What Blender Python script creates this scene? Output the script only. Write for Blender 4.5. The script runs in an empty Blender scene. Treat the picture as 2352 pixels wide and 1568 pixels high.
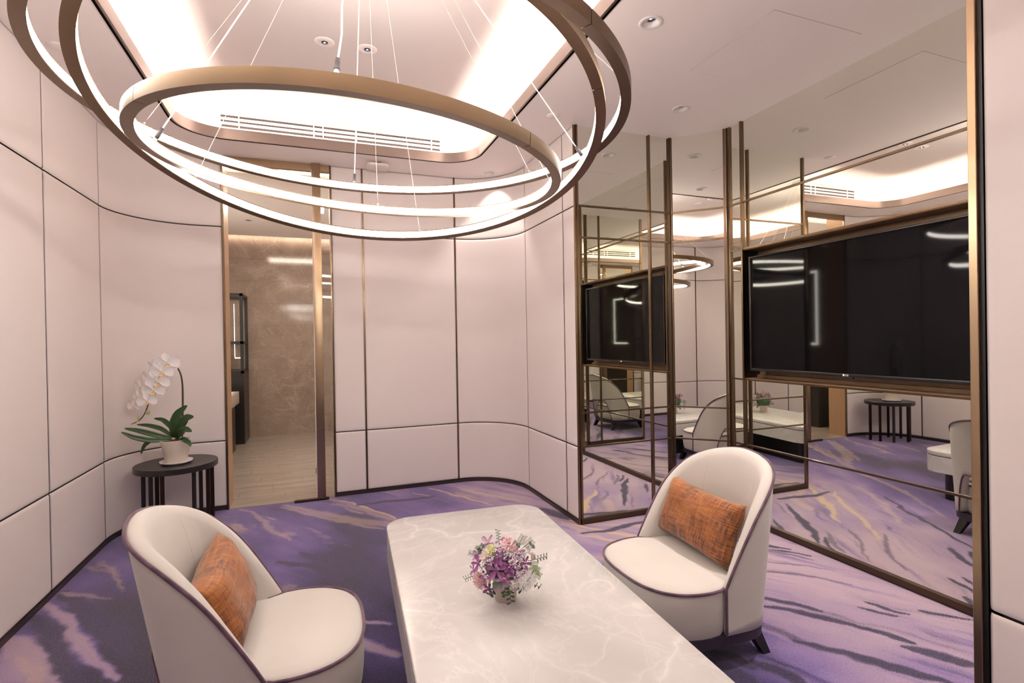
import bpy, bmesh, math, random
import numpy as np
from mathutils import Matrix, Vector
from mathutils.geometry import tessellate_polygon

random.seed(7)
rng = np.random.default_rng(11)
C = bpy.context.scene.collection
S = 1.18            # survey units -> metres (the room is 3.3 m high)
PI = math.pi

# ------------------------------------------------------------------ camera, world, exposure
FPX, YAW, PIT, ROL, CAMH = 1192.743, 0.36333097, -0.0051496, -0.0170726, 1.3121294
cy, sy = math.cos(YAW), math.sin(YAW)
fw = Vector((sy * math.cos(PIT), cy * math.cos(PIT), math.sin(PIT)))
rt = Vector((cy, -sy, 0.0)); up = rt.cross(fw)
cr, sr = math.cos(ROL), math.sin(ROL)
rt, up = cr * rt + sr * up, -sr * rt + cr * up
cam_d = bpy.data.cameras.new('camera'); cam = bpy.data.objects.new('camera', cam_d); C.objects.link(cam)
cam_d.sensor_width = 36.0; cam_d.lens = FPX / 2352 * 36.0; cam_d.clip_start = 0.02
M3 = Matrix((rt, up, -fw)).transposed()
cam.matrix_world = Matrix.Translation((0, 0, CAMH * S)) @ M3.to_4x4()
sc = bpy.context.scene
sc.camera = cam
sc.view_settings.view_transform = 'Standard'; sc.view_settings.look = 'None'
sc.view_settings.gamma = 1.0; sc.view_settings.use_curve_mapping = False
sc.view_settings.exposure = 0.86
w = bpy.data.worlds.new('world'); sc.world = w; w.use_nodes = True
w.node_tree.nodes['Background'].inputs[0].default_value = (0.02, 0.018, 0.017, 1)
w.node_tree.nodes['Background'].inputs[1].default_value = 1.0
sc.cycles.diffuse_bounces = 6; sc.cycles.glossy_bounces = 8; sc.cycles.max_bounces = 12
sc.cycles.sample_clamp_indirect = 6.0

LIGHT = (1.0, 0.87, 0.78)        # warm white of every lamp in the room
E_COVE, E_RING, E_SPOT, E_SLOT = 66.0, 24.0, 24.0, 22.0

# ------------------------------------------------------------------ room numbers (survey units)
XL, XR, XM = -1.309, 1.7157, 2.8097
YB, YE, YA, YN = 4.6493, 3.2376, 0.893, -0.741
H = 2.8
Z1, Z1B, Z1C, Z3, Z2B, Z2 = 2.2385, 2.0166, 1.911, 1.001, 0.782, 0.544
ZB = 0.03
RA = 0.49
XA, YC, YC2 = 2.523, 2.951, 1.18   # alcove chamfers

# ------------------------------------------------------------------ materials
class G:
    def __init__(s, name):
        s.m = bpy.data.materials.new(name); s.m.use_nodes = True
        s.t = s.m.node_tree; s.p = s.t.nodes['Principled BSDF']; s.out = s.t.nodes['Material Output']
    def n(s, kind, **kw):
        x = s.t.nodes.new(kind)
        for k, v in kw.items():
            if k.startswith('i_'):
                x.inputs[k[2:].replace('_', ' ')].default_value = v
            else: setattr(x, k, v)
        return x
    def l(s, a, b): s.t.links.new(a, b)
    def setp(s, **kw):
        for k, v in kw.items():
            s.p.inputs[k.replace('_', ' ')].default_value = v if not isinstance(v, tuple) or 'Radius' in k else (*v, 1)
    def coord(s, scale=(1, 1, 1), kind='Object', rot=(0, 0, 0)):
        tc = s.n('ShaderNodeTexCoord'); mp = s.n('ShaderNodeMapping')
        mp.inputs['Scale'].default_value = scale; mp.inputs['Rotation'].default_value = rot
        s.l(tc.outputs[kind], mp.inputs[0]); return mp.outputs[0]
    def noise(s, vec, scale, detail=4, rough=0.55, dist=0.0, typ=None):
        x = s.n('ShaderNodeTexNoise')
        if typ: x.noise_type = typ
        x.inputs['Scale'].default_value = scale; x.inputs['Detail'].default_value = detail
        x.inputs['Roughness'].default_value = rough; x.inputs['Distortion'].default_value = dist
        s.l(vec, x.inputs['Vector']); return x.outputs['Fac'] if 'Fac' in x.outputs else x.outputs[0]
    def ramp(s, fac, stops, interp='LINEAR'):
        r = s.n('ShaderNodeValToRGB'); r.color_ramp.interpolation = interp
        while len(r.color_ramp.elements) < len(stops): r.color_ramp.elements.new(0.5)
        for e, (p, c) in zip(r.color_ramp.elements, stops):
            e.position = p; e.color = (*c, 1) if not isinstance(c, (int, float)) else (c, c, c, 1)
        s.l(fac, r.inputs[0]); return r.outputs[0]
    def math(s, op, a, b=None, clamp=False):
        x = s.n('ShaderNodeMath', operation=op, use_clamp=clamp)
        for i, v in enumerate((a, b)):
            if v is None: continue
            if isinstance(v, (int, float)): x.inputs[i].default_value = v
            else: s.l(v, x.inputs[i])
        return x.outputs[0]
    def mix(s, fac, a, b, blend='MIX'):
        x = s.n('ShaderNodeMix', data_type='RGBA', blend_type=blend)
        for i, v in ((0, fac), (6, a), (7, b)):
            if isinstance(v, (int, float)): x.inputs[i].default_value = v
            elif isinstance(v, tuple): x.inputs[i].default_value = (*v, 1)
            else: s.l(v, x.inputs[i])
        return x.outputs[2]
    def bump(s, h, strength=0.2, dist=0.002):
        b = s.n('ShaderNodeBump'); b.inputs['Strength'].default_value = strength; b.inputs['Distance'].default_value = dist
        s.l(h, b.inputs['Height']); s.l(b.outputs[0], s.p.inputs['Normal'])
    def base(s, c): s.l(c, s.p.inputs['Base Color'])

def plain(name, col, rough=0.5, metal=0.0, **kw):
    g = G(name); g.setp(Base_Color=col, Roughness=rough, Metallic=metal, **kw); return g.m
def cloth(name, col, col2, scale=900, rough=0.85, bump=0.25, sheen=0.15, blotch=3.0):
    g = G(name); v = g.coord()
    a = g.noise(v, blotch, 3); f = g.noise(v, scale, 2)
    c = g.mix(g.ramp(a, [(0.3, 0.0), (0.7, 1.0)]), col, col2)
    c = g.mix(g.math('MULTIPLY', f, 0.22), c, tuple(x * 0.55 for x in col))
    g.base(c); g.setp(Roughness=rough, Sheen_Weight=sheen); g.bump(f, bump, 0.001); return g.m
def emit(name, col, strength):
    g = G(name); e = g.n('ShaderNodeEmission'); e.inputs[0].default_value = (*col, 1); e.inputs[1].default_value = strength
    g.l(e.outputs[0], g.out.inputs[0]); g.t.nodes.remove(g.p); return g.m
def metal(name, col, rough, streak=(1, 1, 40), amount=0.25, lo=0.7):
    g = G(name); v = g.coord(streak); f = g.noise(v, 12, 4)
    c = g.mix(f, tuple(x * lo for x in col), col); g.base(c); g.setp(Metallic=1.0)
    g.l(g.math('ADD', g.math('MULTIPLY', f, amount), rough - amount / 2), g.p.inputs['Roughness']); return g.m

def marble(name, c0, c1, vein, scale=1.0, rough=0.12, stretch=(1, 1, 1), vs=0.6, spec=0.5):
    g = G(name); v = g.coord(stretch)
    n1 = g.noise(v, 1.6 * scale, 6, 0.6, 1.2); n2 = g.noise(v, 4.5 * scale, 8, 0.65, 0.6)
    w1 = g.noise(v, 1.3 * scale, 7, 0.62, 1.5); w2 = g.noise(v, 2.9 * scale, 7, 0.6, 1.0)
    def line(x, wdt):
        return g.ramp(g.math('ABSOLUTE', g.math('SUBTRACT', x, 0.5)), [(0.0, 1.0), (wdt * 0.35, 0.35), (wdt, 0.0)])
    c = g.mix(g.ramp(n1, [(0.3, 0.0), (0.7, 1.0)]), c0, c1)
    c = g.mix(g.math('MULTIPLY', g.ramp(n2, [(0.45, 0.0), (0.75, 1.0)]), 0.35), c, tuple(x * 0.9 for x in c0))
    vv = g.math('MAXIMUM', g.math('MULTIPLY', line(w1, 0.026), 0.45), g.math('MULTIPLY', line(w2, 0.014), 0.3))
    nz = g.n('ShaderNodeTexNoise'); nz.inputs['Scale'].default_value = 2.6 * scale; nz.inputs['Detail'].default_value = 5; g.l(v, nz.inputs['Vector'])
    wv = g.n('ShaderNodeVectorMath', operation='MULTIPLY_ADD'); wv.inputs[1].default_value = (0.55 / scale,) * 3; g.l(nz.outputs['Color'], wv.inputs[0]); g.l(v, wv.inputs[2])
    for vsc, wd, am in ((1.7 * scale, 0.016, 1.0), (4.2 * scale, 0.018, 0.5)):
        vo = g.n('ShaderNodeTexVoronoi', feature='DISTANCE_TO_EDGE'); vo.inputs['Scale'].default_value = vsc; g.l(wv.outputs[0], vo.inputs['Vector'])
        crack = g.math('MULTIPLY', g.ramp(vo.outputs['Distance'], [(0.0, 1.0), (wd * 0.4, 0.5), (wd * 1.6, 0.12), (wd * 4, 0.0)]), g.math('MULTIPLY', g.ramp(g.noise(v, 3.3 * scale, 3), [(0.38, 0.0), (0.62, 1.0)]), am))
        vv = g.math('MAXIMUM', vv, crack)
    c = g.mix(g.math('MULTIPLY', vv, vs), c, vein)
    g.base(c); g.setp(Roughness=rough, Specular_IOR_Level=spec); return g.m

M = {}
M['panel'] = cloth('panel_leatherette', (0.79, 0.735, 0.715), (0.82, 0.76, 0.74), 500, 0.55, 0.12, 0.05, 1.5)
M['groove'] = plain('groove_dark', (0.035, 0.025, 0.02), 0.8)
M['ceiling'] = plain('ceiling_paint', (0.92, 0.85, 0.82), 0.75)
M['covetop'] = plain('ceiling_paint_dimmed', (0.74, 0.68, 0.655), 0.75)  # darker copy of the ceiling paint, holds down the cove glow by colour
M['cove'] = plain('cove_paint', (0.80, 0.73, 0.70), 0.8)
M['white'] = plain('white_paint', (0.80, 0.76, 0.74), 0.45)
M['bronze'] = metal('bronze_trim', (0.20, 0.142, 0.090), 0.24, (1, 1, 1), 0.04, 0.95)
M['darkbronze'] = metal('dark_bronze', (0.105, 0.072, 0.050), 0.36, (1, 1, 1), 0.04, 0.95)
M['champagne'] = metal('champagne_metal', (0.40, 0.295, 0.19), 0.30, (1, 1, 1), 0.04, 0.95)
M['lip'] = metal('satin_lip_metal', (0.36, 0.295, 0.265), 0.33, (1, 1, 6), 0.10, 0.9)
M['ringbrass'] = metal('brushed_ring_brass', (0.215, 0.145, 0.09), 0.36, (2, 2, 60), 0.12, 0.85)
M['grout'] = plain('brown_grout', (0.16, 0.12, 0.095), 0.8)
M['base'] = plain('dark_skirting', (0.030, 0.020, 0.016), 0.35)
g = G('mirror_glass'); g.setp(Base_Color=(0.865, 0.875, 0.80), Metallic=1.0, Roughness=0.0); M['mirror'] = g.m
M['led'] = emit('ring_led', (1.0, 0.91, 0.83), E_RING)
M['coveled'] = emit('cove_led', LIGHT, E_COVE)
M['slot'] = emit('slot_led', (1.0, 0.86, 0.70), E_SLOT)
M['spotled'] = emit('downlight_lens', (1.0, 0.90, 0.82), 3.0)
M['lens'] = plain('downlight_reflector', (0.06, 0.05, 0.13), 0.15, 0.3)
M['chair'] = cloth('cream_upholstery', (0.555, 0.530, 0.495), (0.595, 0.57, 0.535), 700, 0.9, 0.3, 0.25, 4)
M['pipe'] = cloth('purple_velvet_piping', (0.055, 0.020, 0.045), (0.14, 0.07, 0.11), 400, 0.8, 0.3, 0.3, 20)
M['stitch'] = plain('stitch_thread', (0.34, 0.28, 0.24), 0.9)
M['plinth'] = plain('dark_plum_plinth', (0.028, 0.018, 0.035), 0.6)
M['black'] = plain('black_stained_wood', (0.010, 0.008, 0.008), 0.33)
M['blackframe'] = plain('black_powder_coat', (0.008, 0.007, 0.008), 0.4)
M['darkbrown'] = metal('dark_brown_leg_metal', (0.055, 0.035, 0.028), 0.4)
M['marble'] = marble('pale_marble_top', (0.49, 0.478, 0.475), (0.57, 0.558, 0.553), (0.80, 0.785, 0.78), 0.62, 0.26, (1, 1, 1), 0.55, 0.35)
M['tile'] = marble('brown_marble_tile', (0.235, 0.175, 0.138), (0.32, 0.25, 0.205), (0.55, 0.47, 0.40), 0.9, 0.09, (1, 1, 1), 0.45)
M['ftile'] = marble('brown_marble_floor_tile', (0.25, 0.208, 0.178), (0.35, 0.30, 0.262), (0.55, 0.48, 0.42), 1.5, 0.16, (0.7, 5, 1), 0.35)
M['counter'] = marble('pale_counter', (0.62, 0.55, 0.48), (0.68, 0.60, 0.54), (0.8, 0.74, 0.68), 2, 0.2)
g = G('niche_wood'); v = g.coord((1, 1, 14)); f = g.noise(v, 8, 5)
g.base(g.mix(f, (0.16, 0.095, 0.05), (0.27, 0.175, 0.10))); g.setp(Roughness=0.38, Metallic=0.35); M['niche'] = g.m
g = G('jamb_wood'); v = g.coord((14, 14, 0.8)); f = g.noise(v, 6, 5)
g.base(g.mix(f, (0.34, 0.20, 0.105), (0.52, 0.35, 0.21))); g.setp(Roughness=0.4); M['wood'] = g.m
M['screen'] = plain('tv_screen', (0.003, 0.003, 0.004), 0.04, 0.0, Specular_IOR_Level=0.20)
M['bezel'] = plain('tv_bezel', (0.012, 0.011, 0.012), 0.18)
M['bezeledge'] = plain('tv_bezel_edge', (0.16, 0.13, 0.11), 0.25, 0.8)
M['logo'] = plain('logo_silver', (0.85, 0.83, 0.82), 0.3)
g = G('clear_glass'); g.setp(Base_Color=(0.96, 0.98, 0.96), Roughness=0.0, Transmission_Weight=1.0, IOR=1.45); M['glass'] = g.m
M['plastic'] = plain('white_plastic', (0.80, 0.74, 0.71), 0.4)
M['wire'] = plain('steel_wire', (0.62, 0.53, 0.46), 0.35, 0.5)
M['cord'] = plain('clear_power_cord', (0.86, 0.74, 0.67), 0.25)
M['plug'] = plain('black_plug', (0.03, 0.022, 0.026), 0.5)
M['pot'] = plain('cream_ceramic', (0.74, 0.68, 0.58), 0.45)
M['saucer'] = plain('white_ceramic', (0.80, 0.78, 0.80), 0.3)
M['pot2'] = plain('warm_grey_pot', (0.56, 0.48, 0.43), 0.5)
M['soil'] = plain('bark_soil', (0.10, 0.055, 0.03), 0.95)
M['leaf'] = cloth('orchid_leaf', (0.022, 0.060, 0.022), (0.045, 0.10, 0.03), 40, 0.35, 0.05, 0.0, 14)
M['leaf2'] = plain('bouquet_leaf', (0.045, 0.10, 0.045), 0.5)
M['fern'] = plain('bright_fern', (0.16, 0.30, 0.05), 0.6)
M['eucalyptus'] = plain('grey_eucalyptus', (0.16, 0.22, 0.17), 0.6)
M['stem'] = plain('dark_stem', (0.045, 0.04, 0.025), 0.6)
M['stemg'] = plain('green_stem', (0.17, 0.19, 0.06), 0.6)
def petalmat(name, a, b, sc_=30):
    g = G(name); v = g.coord(); f = g.noise(v, sc_, 3)
    g.base(g.mix(f, a, b)); g.setp(Roughness=0.55, Subsurface_Weight=0.15, Subsurface_Radius=(0.01, 0.008, 0.008)); return g.m
M['whitepetal'] = petalmat('white_orchid_petal', (0.90, 0.88, 0.87), (0.94, 0.92, 0.91))
M['lip_y'] = petalmat('orchid_lip', (0.72, 0.42, 0.04), (0.85, 0.72, 0.45), 200)
M['bud'] = plain('orchid_bud', (0.50, 0.47, 0.20), 0.5)
M['purple'] = petalmat('purple_orchid_petal', (0.27, 0.07, 0.26), (0.42, 0.16, 0.40), 60)
M['lilac'] = petalmat('lilac_petal', (0.50, 0.27, 0.50), (0.62, 0.42, 0.60), 60)
M['pink'] = petalmat('pink_carnation', (0.84, 0.56, 0.60), (0.88, 0.70, 0.70), 60)
M['palepink'] = petalmat('pale_pink_petal', (0.80, 0.60, 0.58), (0.86, 0.74, 0.70), 60)
M['white_c'] = petalmat('white_carnation', (0.93, 0.93, 0.93), (0.97, 0.96, 0.95), 60)
M['lime'] = petalmat('lime_rose', (0.66, 0.68, 0.30), (0.80, 0.80, 0.55), 60)

# burnt orange cushion weave
g = G('burnt_orange_weave')
tc = g.n('ShaderNodeTexCoord'); uv = tc.outputs['UV']
def mp(sx, sy_, off=(0, 0, 0)):
    m = g.n('ShaderNodeMapping'); m.inputs['Scale'].default_value = (sx, sy_, 1); m.inputs['Location'].default_value = off; g.l(uv, m.inputs[0]); return m.outputs[0]
a = g.noise(mp(5, 70), 1.0, 5, 0.7); b = g.noise(mp(80, 5, (3, 7, 0)), 1.0, 5, 0.7); big = g.noise(mp(4, 2.5, (9, 1, 0)), 1.0, 4, 0.7)
dark = g.math('ADD', g.math('ADD', g.math('MULTIPLY', a, 0.55), g.math('MULTIPLY', b, 0.55)), g.math('MULTIPLY', big, 0.55))
mask = g.ramp(dark, [(0.76, 0.0), (0.85, 0.45), (0.92, 1.0)])
lightm = g.ramp(g.math('ADD', g.math('MULTIPLY', g.noise(mp(7, 40, (5, 2, 0)), 1.0, 4), 0.6), g.math('MULTIPLY', g.noise(mp(40, 6, (1, 8, 0)), 1.0, 4), 0.5)), [(0.5, 0.0), (0.68, 1.0)])
col = g.mix(g.math('MULTIPLY', lightm, 0.7), (0.285, 0.088, 0.013), (0.42, 0.165, 0.04))
col = g.mix(g.math('MULTIPLY', mask, 0.93), col, (0.050, 0.018, 0.014))
g.base(col); g.setp(Roughness=0.7, Sheen_Weight=0.2); g.bump(g.math('ADD', a, b), 0.35, 0.002); M['orange'] = g.m

# carpet: woven colours live in the floor's colour attribute (R tone, G gold, B navy)
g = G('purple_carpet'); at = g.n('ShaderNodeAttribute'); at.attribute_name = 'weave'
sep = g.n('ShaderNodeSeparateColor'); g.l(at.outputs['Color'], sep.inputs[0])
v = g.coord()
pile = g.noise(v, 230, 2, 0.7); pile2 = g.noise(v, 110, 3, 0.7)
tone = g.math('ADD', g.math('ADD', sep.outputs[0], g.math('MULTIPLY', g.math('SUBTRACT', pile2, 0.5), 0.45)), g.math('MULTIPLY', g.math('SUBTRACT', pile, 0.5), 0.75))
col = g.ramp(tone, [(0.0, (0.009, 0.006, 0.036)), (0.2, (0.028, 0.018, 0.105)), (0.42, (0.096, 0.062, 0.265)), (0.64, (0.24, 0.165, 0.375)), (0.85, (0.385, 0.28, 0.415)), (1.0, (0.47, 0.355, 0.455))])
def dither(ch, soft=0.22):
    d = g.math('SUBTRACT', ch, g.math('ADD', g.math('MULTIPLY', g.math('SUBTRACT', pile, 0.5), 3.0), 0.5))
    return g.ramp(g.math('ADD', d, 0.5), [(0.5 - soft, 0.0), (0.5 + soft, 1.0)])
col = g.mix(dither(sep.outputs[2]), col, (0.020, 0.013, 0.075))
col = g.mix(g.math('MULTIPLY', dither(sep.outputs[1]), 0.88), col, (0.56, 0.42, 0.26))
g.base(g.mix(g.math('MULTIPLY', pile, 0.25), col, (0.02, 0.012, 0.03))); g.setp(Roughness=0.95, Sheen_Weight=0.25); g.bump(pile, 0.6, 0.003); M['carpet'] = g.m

# ------------------------------------------------------------------ geometry helpers (survey units in, metres out)
def link(name, me, mat, parent, smooth):
    o = bpy.data.objects.new(name, me); C.objects.link(o)
    if mat is not None:
        for m in (mat if isinstance(mat, (list, tuple)) else [mat]): me.materials.append(m)
    if smooth is True: me.shade_smooth()
    elif smooth:
        try: me.set_sharp_from_angle(angle=math.radians(smooth)); 
        except Exception: pass
        for p in me.polygons: p.use_smooth = True
    if parent is not None: o.parent = parent
    return o
def obj(name, geo, mat, parent=None, smooth=35, mats=None, world=True):
    V, F = geo[0], geo[1]
    V = np.asarray(V, float) * S
    if parent is not None and world:
        q = parent
        while q is not None: V = V - np.array(q.location); q = q.parent
    me = bpy.data.meshes.new(name); me.from_pydata(V.tolist(), [], [list(f) for f in F]); 
    if mats is not None:
        pass
    me.update()
    o = link(name, me, mat, parent, smooth)
    if mats is not None: me.polygons.foreach_set('material_index', mats)
    return o
def tag(o, label, cat, group=None):
    o['label'] = label; o['category'] = cat
    if group: o['group'] = group
    return o
def thing(name, label, cat, loc=(0, 0, 0), rz=0.0, group=None):
    o = bpy.data.objects.new(name, None); C.objects.link(o); o.empty_display_size = 0.1
    o.location = [c * S for c in loc]; o.rotation_euler = (0, 0, rz); return tag(o, label, cat, group)
def struct(o): o['kind'] = 'structure'; return o
def sempty(name, loc=(0, 0, 0)):
    o = bpy.data.objects.new(name, None); C.objects.link(o); o.location = [c * S for c in loc]; o.empty_display_size = 0.1; return struct(o)

def join(*gs):
    V, F, k = [], [], 0
    for v, f in gs:
        V.extend(map(tuple, v)); F.extend([[i + k for i in q] for q in f]); k += len(v)
    return V, F
def move(geo, fn): return [fn(*p) for p in geo[0]], geo[1]
def box(x0, x1, y0, y1, z0, z1):
    V = [(x, y, z) for z in (z0, z1) for y in (y0, y1) for x in (x0, x1)]
    return V, [(0, 2, 3, 1), (4, 5, 7, 6), (0, 1, 5, 4), (2, 6, 7, 3), (0, 4, 6, 2), (1, 3, 7, 5)]
def bbox(x0, x1, y0, y1, z0, z1, r=0.004, seg=2):
    bm = bmesh.new(); V, F = box(x0, x1, y0, y1, z0, z1)
    vs = [bm.verts.new(v) for v in V]
    for f in F: bm.faces.new([vs[i] for i in f])
    bmesh.ops.bevel(bm, geom=bm.edges[:], offset=r, segments=seg, affect='EDGES', profile=0.5)
    bm.verts.index_update(); out = [tuple(v.co) for v in bm.verts], [[v.index for v in f.verts] for f in bm.faces]; bm.free(); return out
def seg_box(p, q, n, w, d0, d1, z0, z1):
    """box of width w along the direction p->q centred on p..q, between depths d0..d1 along normal n"""
    (px, py), (qx, qy) = p, q
    V = []
    for z in (z0, z1):
        for (x, y) in ((px, py), (qx, qy)):
            for d in (d0, d1): V.append((x + n[0] * d, y + n[1] * d, z))
    return V, [(0, 1, 3, 2), (4, 6, 7, 5), (0, 4, 5, 1), (2, 3, 7, 6), (0, 2, 6, 4), (1, 5, 7, 3)]
def tube(path, r, n=6, caps=True, close=False):
    P = np.asarray(path, float); m = len(P); V = []; prev = None
    rr = r if hasattr(r, '__len__') else [r] * m
    for i in range(m):
        if close: t = P[(i + 1) % m] - P[i - 1]
        else: t = P[min(i + 1, m - 1)] - P[max(i - 1, 0)]
        t = t / (np.linalg.norm(t) + 1e-12)
        if prev is None:
            a = np.array([0, 0, 1.0]) if abs(t[2]) < 0.9 else np.array([1.0, 0, 0]); u = np.cross(t, a)
        else: u = prev - t * (prev @ t)
        u /= np.linalg.norm(u) + 1e-12; prev = u; wv = np.cross(t, u)
        for k in range(n):
            a = 2 * PI * k / n; V.append(tuple(P[i] + rr[i] * (math.cos(a) * u + math.sin(a) * wv)))
    F = []
    for i in range(m if close else m - 1):
        j = (i + 1) % m
        for k in range(n): F.append((i * n + k, i * n + (k + 1) % n, j * n + (k + 1) % n, j * n + k))
    if caps and not close: F.append(tuple(range(n))[::-1]); F.append(tuple((m - 1) * n + k for k in range(n)))
    return V, F
def lathe(prof, n=32, c=(0, 0, 0), caps=True):
    V = []; F = []; m = len(prof)
    for r, z in prof:
        for k in range(n): V.append((c[0] + r * math.cos(2 * PI * k / n), c[1] + r * math.sin(2 * PI * k / n), c[2] + z))
    for i in range(m - 1):
        for k in range(n): F.append((i * n + k, i * n + (k + 1) % n, (i + 1) * n + (k + 1) % n, (i + 1) * n + k))
    if caps and prof[0][0] > 1e-6: F.append(tuple(range(n))[::-1])
    if caps and prof[-1][0] > 1e-6: F.append(tuple((m - 1) * n + k for k in range(n)))
    return V, F
def grid(fn, us, vs, closeu=False):
    nu, nv = len(us), len(vs); V = [fn(u, v) for u in us for v in vs]; F = []
    for i in range(nu if closeu else nu - 1):
        for j in range(nv - 1):
            a, b = i * nv, ((i + 1) % nu) * nv; F.append((a + j, b + j, b + j + 1, a + j + 1))
    return V, F
def prism(poly, z0, z1):
    n = len(poly); V = [(x, y, z0) for x, y in poly] + [(x, y, z1) for x, y in poly]
    return V, [tuple(range(n))[::-1], tuple(range(n, 2 * n))] + [(i, (i + 1) % n, n + (i + 1) % n, n + i) for i in range(n)]
def rrect(cx, cy_, hx, hy, r, n=10, rot=0.0):
    out = []
    for k, (sx, sy_) in enumerate(((1, 1), (-1, 1), (-1, -1), (1, -1))):
        for i in range(n + 1):
            a = PI / 2 * (k + i / n); out.append((sx * (hx - r) + r * math.cos(a), sy_ * (hy - r) + r * math.sin(a)))
    c, s = math.cos(rot), math.sin(rot)
    return [(cx + x * c - y * s, cy_ + x * s + y * c) for x, y in out]
def loft(rings):
    """closed rings (lists of 3D points) -> skin with end caps"""
    n = len(rings[0]); V = [p for r in rings for p in r]; F = []
    for i in range(len(rings) - 1):
        for k in range(n): F.append((i * n + k, i * n + (k + 1) % n, (i + 1) * n + (k + 1) % n, (i + 1) * n + k))
    F.append(tuple(range(n))[::-1]); F.append(tuple((len(rings) - 1) * n + k for k in range(n))); return V, F

# ------------------------------------------------------------------ wall shell
def arc(cx, cy_, r, a0, a1, n=12):
    return [(cx + r * math.cos(math.radians(a0 + (a1 - a0) * i / n)), cy_ + r * math.sin(math.radians(a0 + (a1 - a0) * i / n))) for i in range(n + 1)]
def resample(path, extra=(0.0, 0.004, 0.012, 0.025)):
    P = np.array(path); d = np.r_[0, np.cumsum(np.hypot(*np.diff(P, axis=0).T))]; L = d[-1]
    s = sorted(set(np.round(np.r_[d[1:-1], extra, L - np.array(extra)], 5)))
    out = []
    for x in s:
        i = min(max(np.searchsorted(d, x, 'right') - 1, 0), len(P) - 2); t = (x - d[i]) / (d[i + 1] - d[i]); p = P[i] + t * (P[i + 1] - P[i])
        k = 1e-3; x0, x1 = max(x - k, 0), min(x + k, L)
        q = [np.array([np.interp(xx, d, P[:, 0]), np.interp(xx, d, P[:, 1])]) for xx in (x0, x1)]; tv = q[1] - q[0]; tv /= np.linalg.norm(tv)
        out.append((x, L, p, np.array([tv[1], -tv[0]])))
    return out
def soft(d):   # pillowed edge profile
    return -0.0045 * (1 - min(d / 0.012, 1.0)) ** 2
GAP = 0.0040
def panel(path, z0, z1):
    R = resample(path); zs = [z0 + GAP + e for e in (0, 0.004, 0.012, 0.025)] + [z1 - GAP - e for e in (0.025, 0.012, 0.004, 0)]
    V = []; nz = len(zs)
    for x, L, p, n in R:
        xx = min(max(x, GAP), L - GAP)
        tq = np.array([-n[1], n[0]]); pp = p + tq * (xx - x)
        for z in zs:
            d = soft(min(xx - GAP, L - GAP - xx)) + soft(min(z - zs[0], zs[-1] - z)); d = max(d, -0.013)
            V.append((*(pp + n * d), z))
    F = [(i * nz + j, i * nz + j + 1, (i + 1) * nz + j + 1, (i + 1) * nz + j) for i in range(len(R) - 1) for j in range(nz - 1)]
    return V, F
def backing(path, z0, z1, d=-0.016, thick=0.06):
    R = resample(path, (0.0,)); V = []
    for x, L, p, n in R:
        for dd in (d, d - thick):
            for z in (z0, z1): V.append((*(p + n * dd), z))
    F = []
    for i in range(len(R) - 1):
        a, b = 4 * i, 4 * i + 4
        F += [(a, a + 1, b + 1, b), (a + 2, b + 2, b + 3, a + 3), (a + 1, a + 3, b + 3, b + 1), (a, b, b + 2, a + 2)]
    k = 4 * (len(R) - 1); F += [(0, 2, 3, 1), (k, k + 1, k + 3, k + 2)]
    return V, F
def strip(path, d0, d1, z0, z1):
    R = resample(path, (0.0,)); V = []
    for x, L, p, n in R:
        for dd, z in ((d0, z0), (d1, z0), (d1, z1), (d0, z1)): V.append((*(p + n * dd), z))
    F = []
    for i in range(len(R) - 1):
        a, b = 4 * i, 4 * i + 4
        for k in range(4): F.append((a + k, a + (k + 1) % 4, b + (k + 1) % 4, b + k))
    k = 4 * (len(R) - 1); F += [(0, 1, 2, 3)[::-1], (k, k + 1, k + 2, k + 3)]
    return V, F
def wall(name, cols, seams=()):
    path = []
    for c in cols: path += c if not path else c[1:]
    w_ = struct(obj(name, backing(path, 0, H), M['groove'], None))
    for c in cols:
        for z0, z1 in ((ZB, Z2), (Z2, Z1), (Z1, H)): obj('panel', panel(c, z0, z1), M['panel'], w_, True)
    obj('skirting', strip(path, -0.014, 0.004, 0, ZB - 0.001), M['base'], w_)
    for (x, y), (nx, ny), wd in seams:
        tx, ty = -ny, nx
        obj('metal_seam', seg_box((x - tx * wd, y - ty * wd), (x + tx * wd, y + ty * wd), (nx, ny), 0, -0.014, 0.0015, ZB, H), M['bronze'], w_)
    return w_
def st(a, b): return [a, b]
ys = [-0.251, 0.399, 1.151, 1.903, 2.655, 3.407, 4.159]
wall('wall_left', [st((XL, ys[i]), (XL, ys[i + 1])) for i in range(6)], [((XL, ys[0]), (1, 0), 0.009)])
DJL, DJR = -0.668, 0.149
wall('wall_back_left', [arc(XL + RA, YB - RA, RA, 180, 90) + [(DJL, YB)]])
wall('wall_back_right', [st((DJR, YB), (0.406, YB)), st((0.406, YB), (1.222, YB)), [(1.222, YB)] + arc(XR - RA, YB - RA, RA, 90, 0)],
     [((0.406, YB), (0, -1), 0.007), ((1.222, YB), (0, -1), 0.007)])
wall('wall_right_far', [st((XR, YB - RA), (XR, 3.431)), st((XR, 3.431), (XR, YE + 0.006))])
wall('wall_right_near', [st((XR, 0.870), (XR, 0.20)), [(XR, 0.20), (XR, -0.251)] ])
wall('wall_near', [arc(XR - RA, YN + RA, RA, 0, -90) + [(0.8, YN)], st((0.8, YN), (-0.2, YN)), [(-0.2, YN)] + arc(XL + RA, YN + RA, RA, 270, 180)],
     [((0.8, YN), (0, 1), 0.007), ((-0.2, YN), (0, 1), 0.007)])

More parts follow.
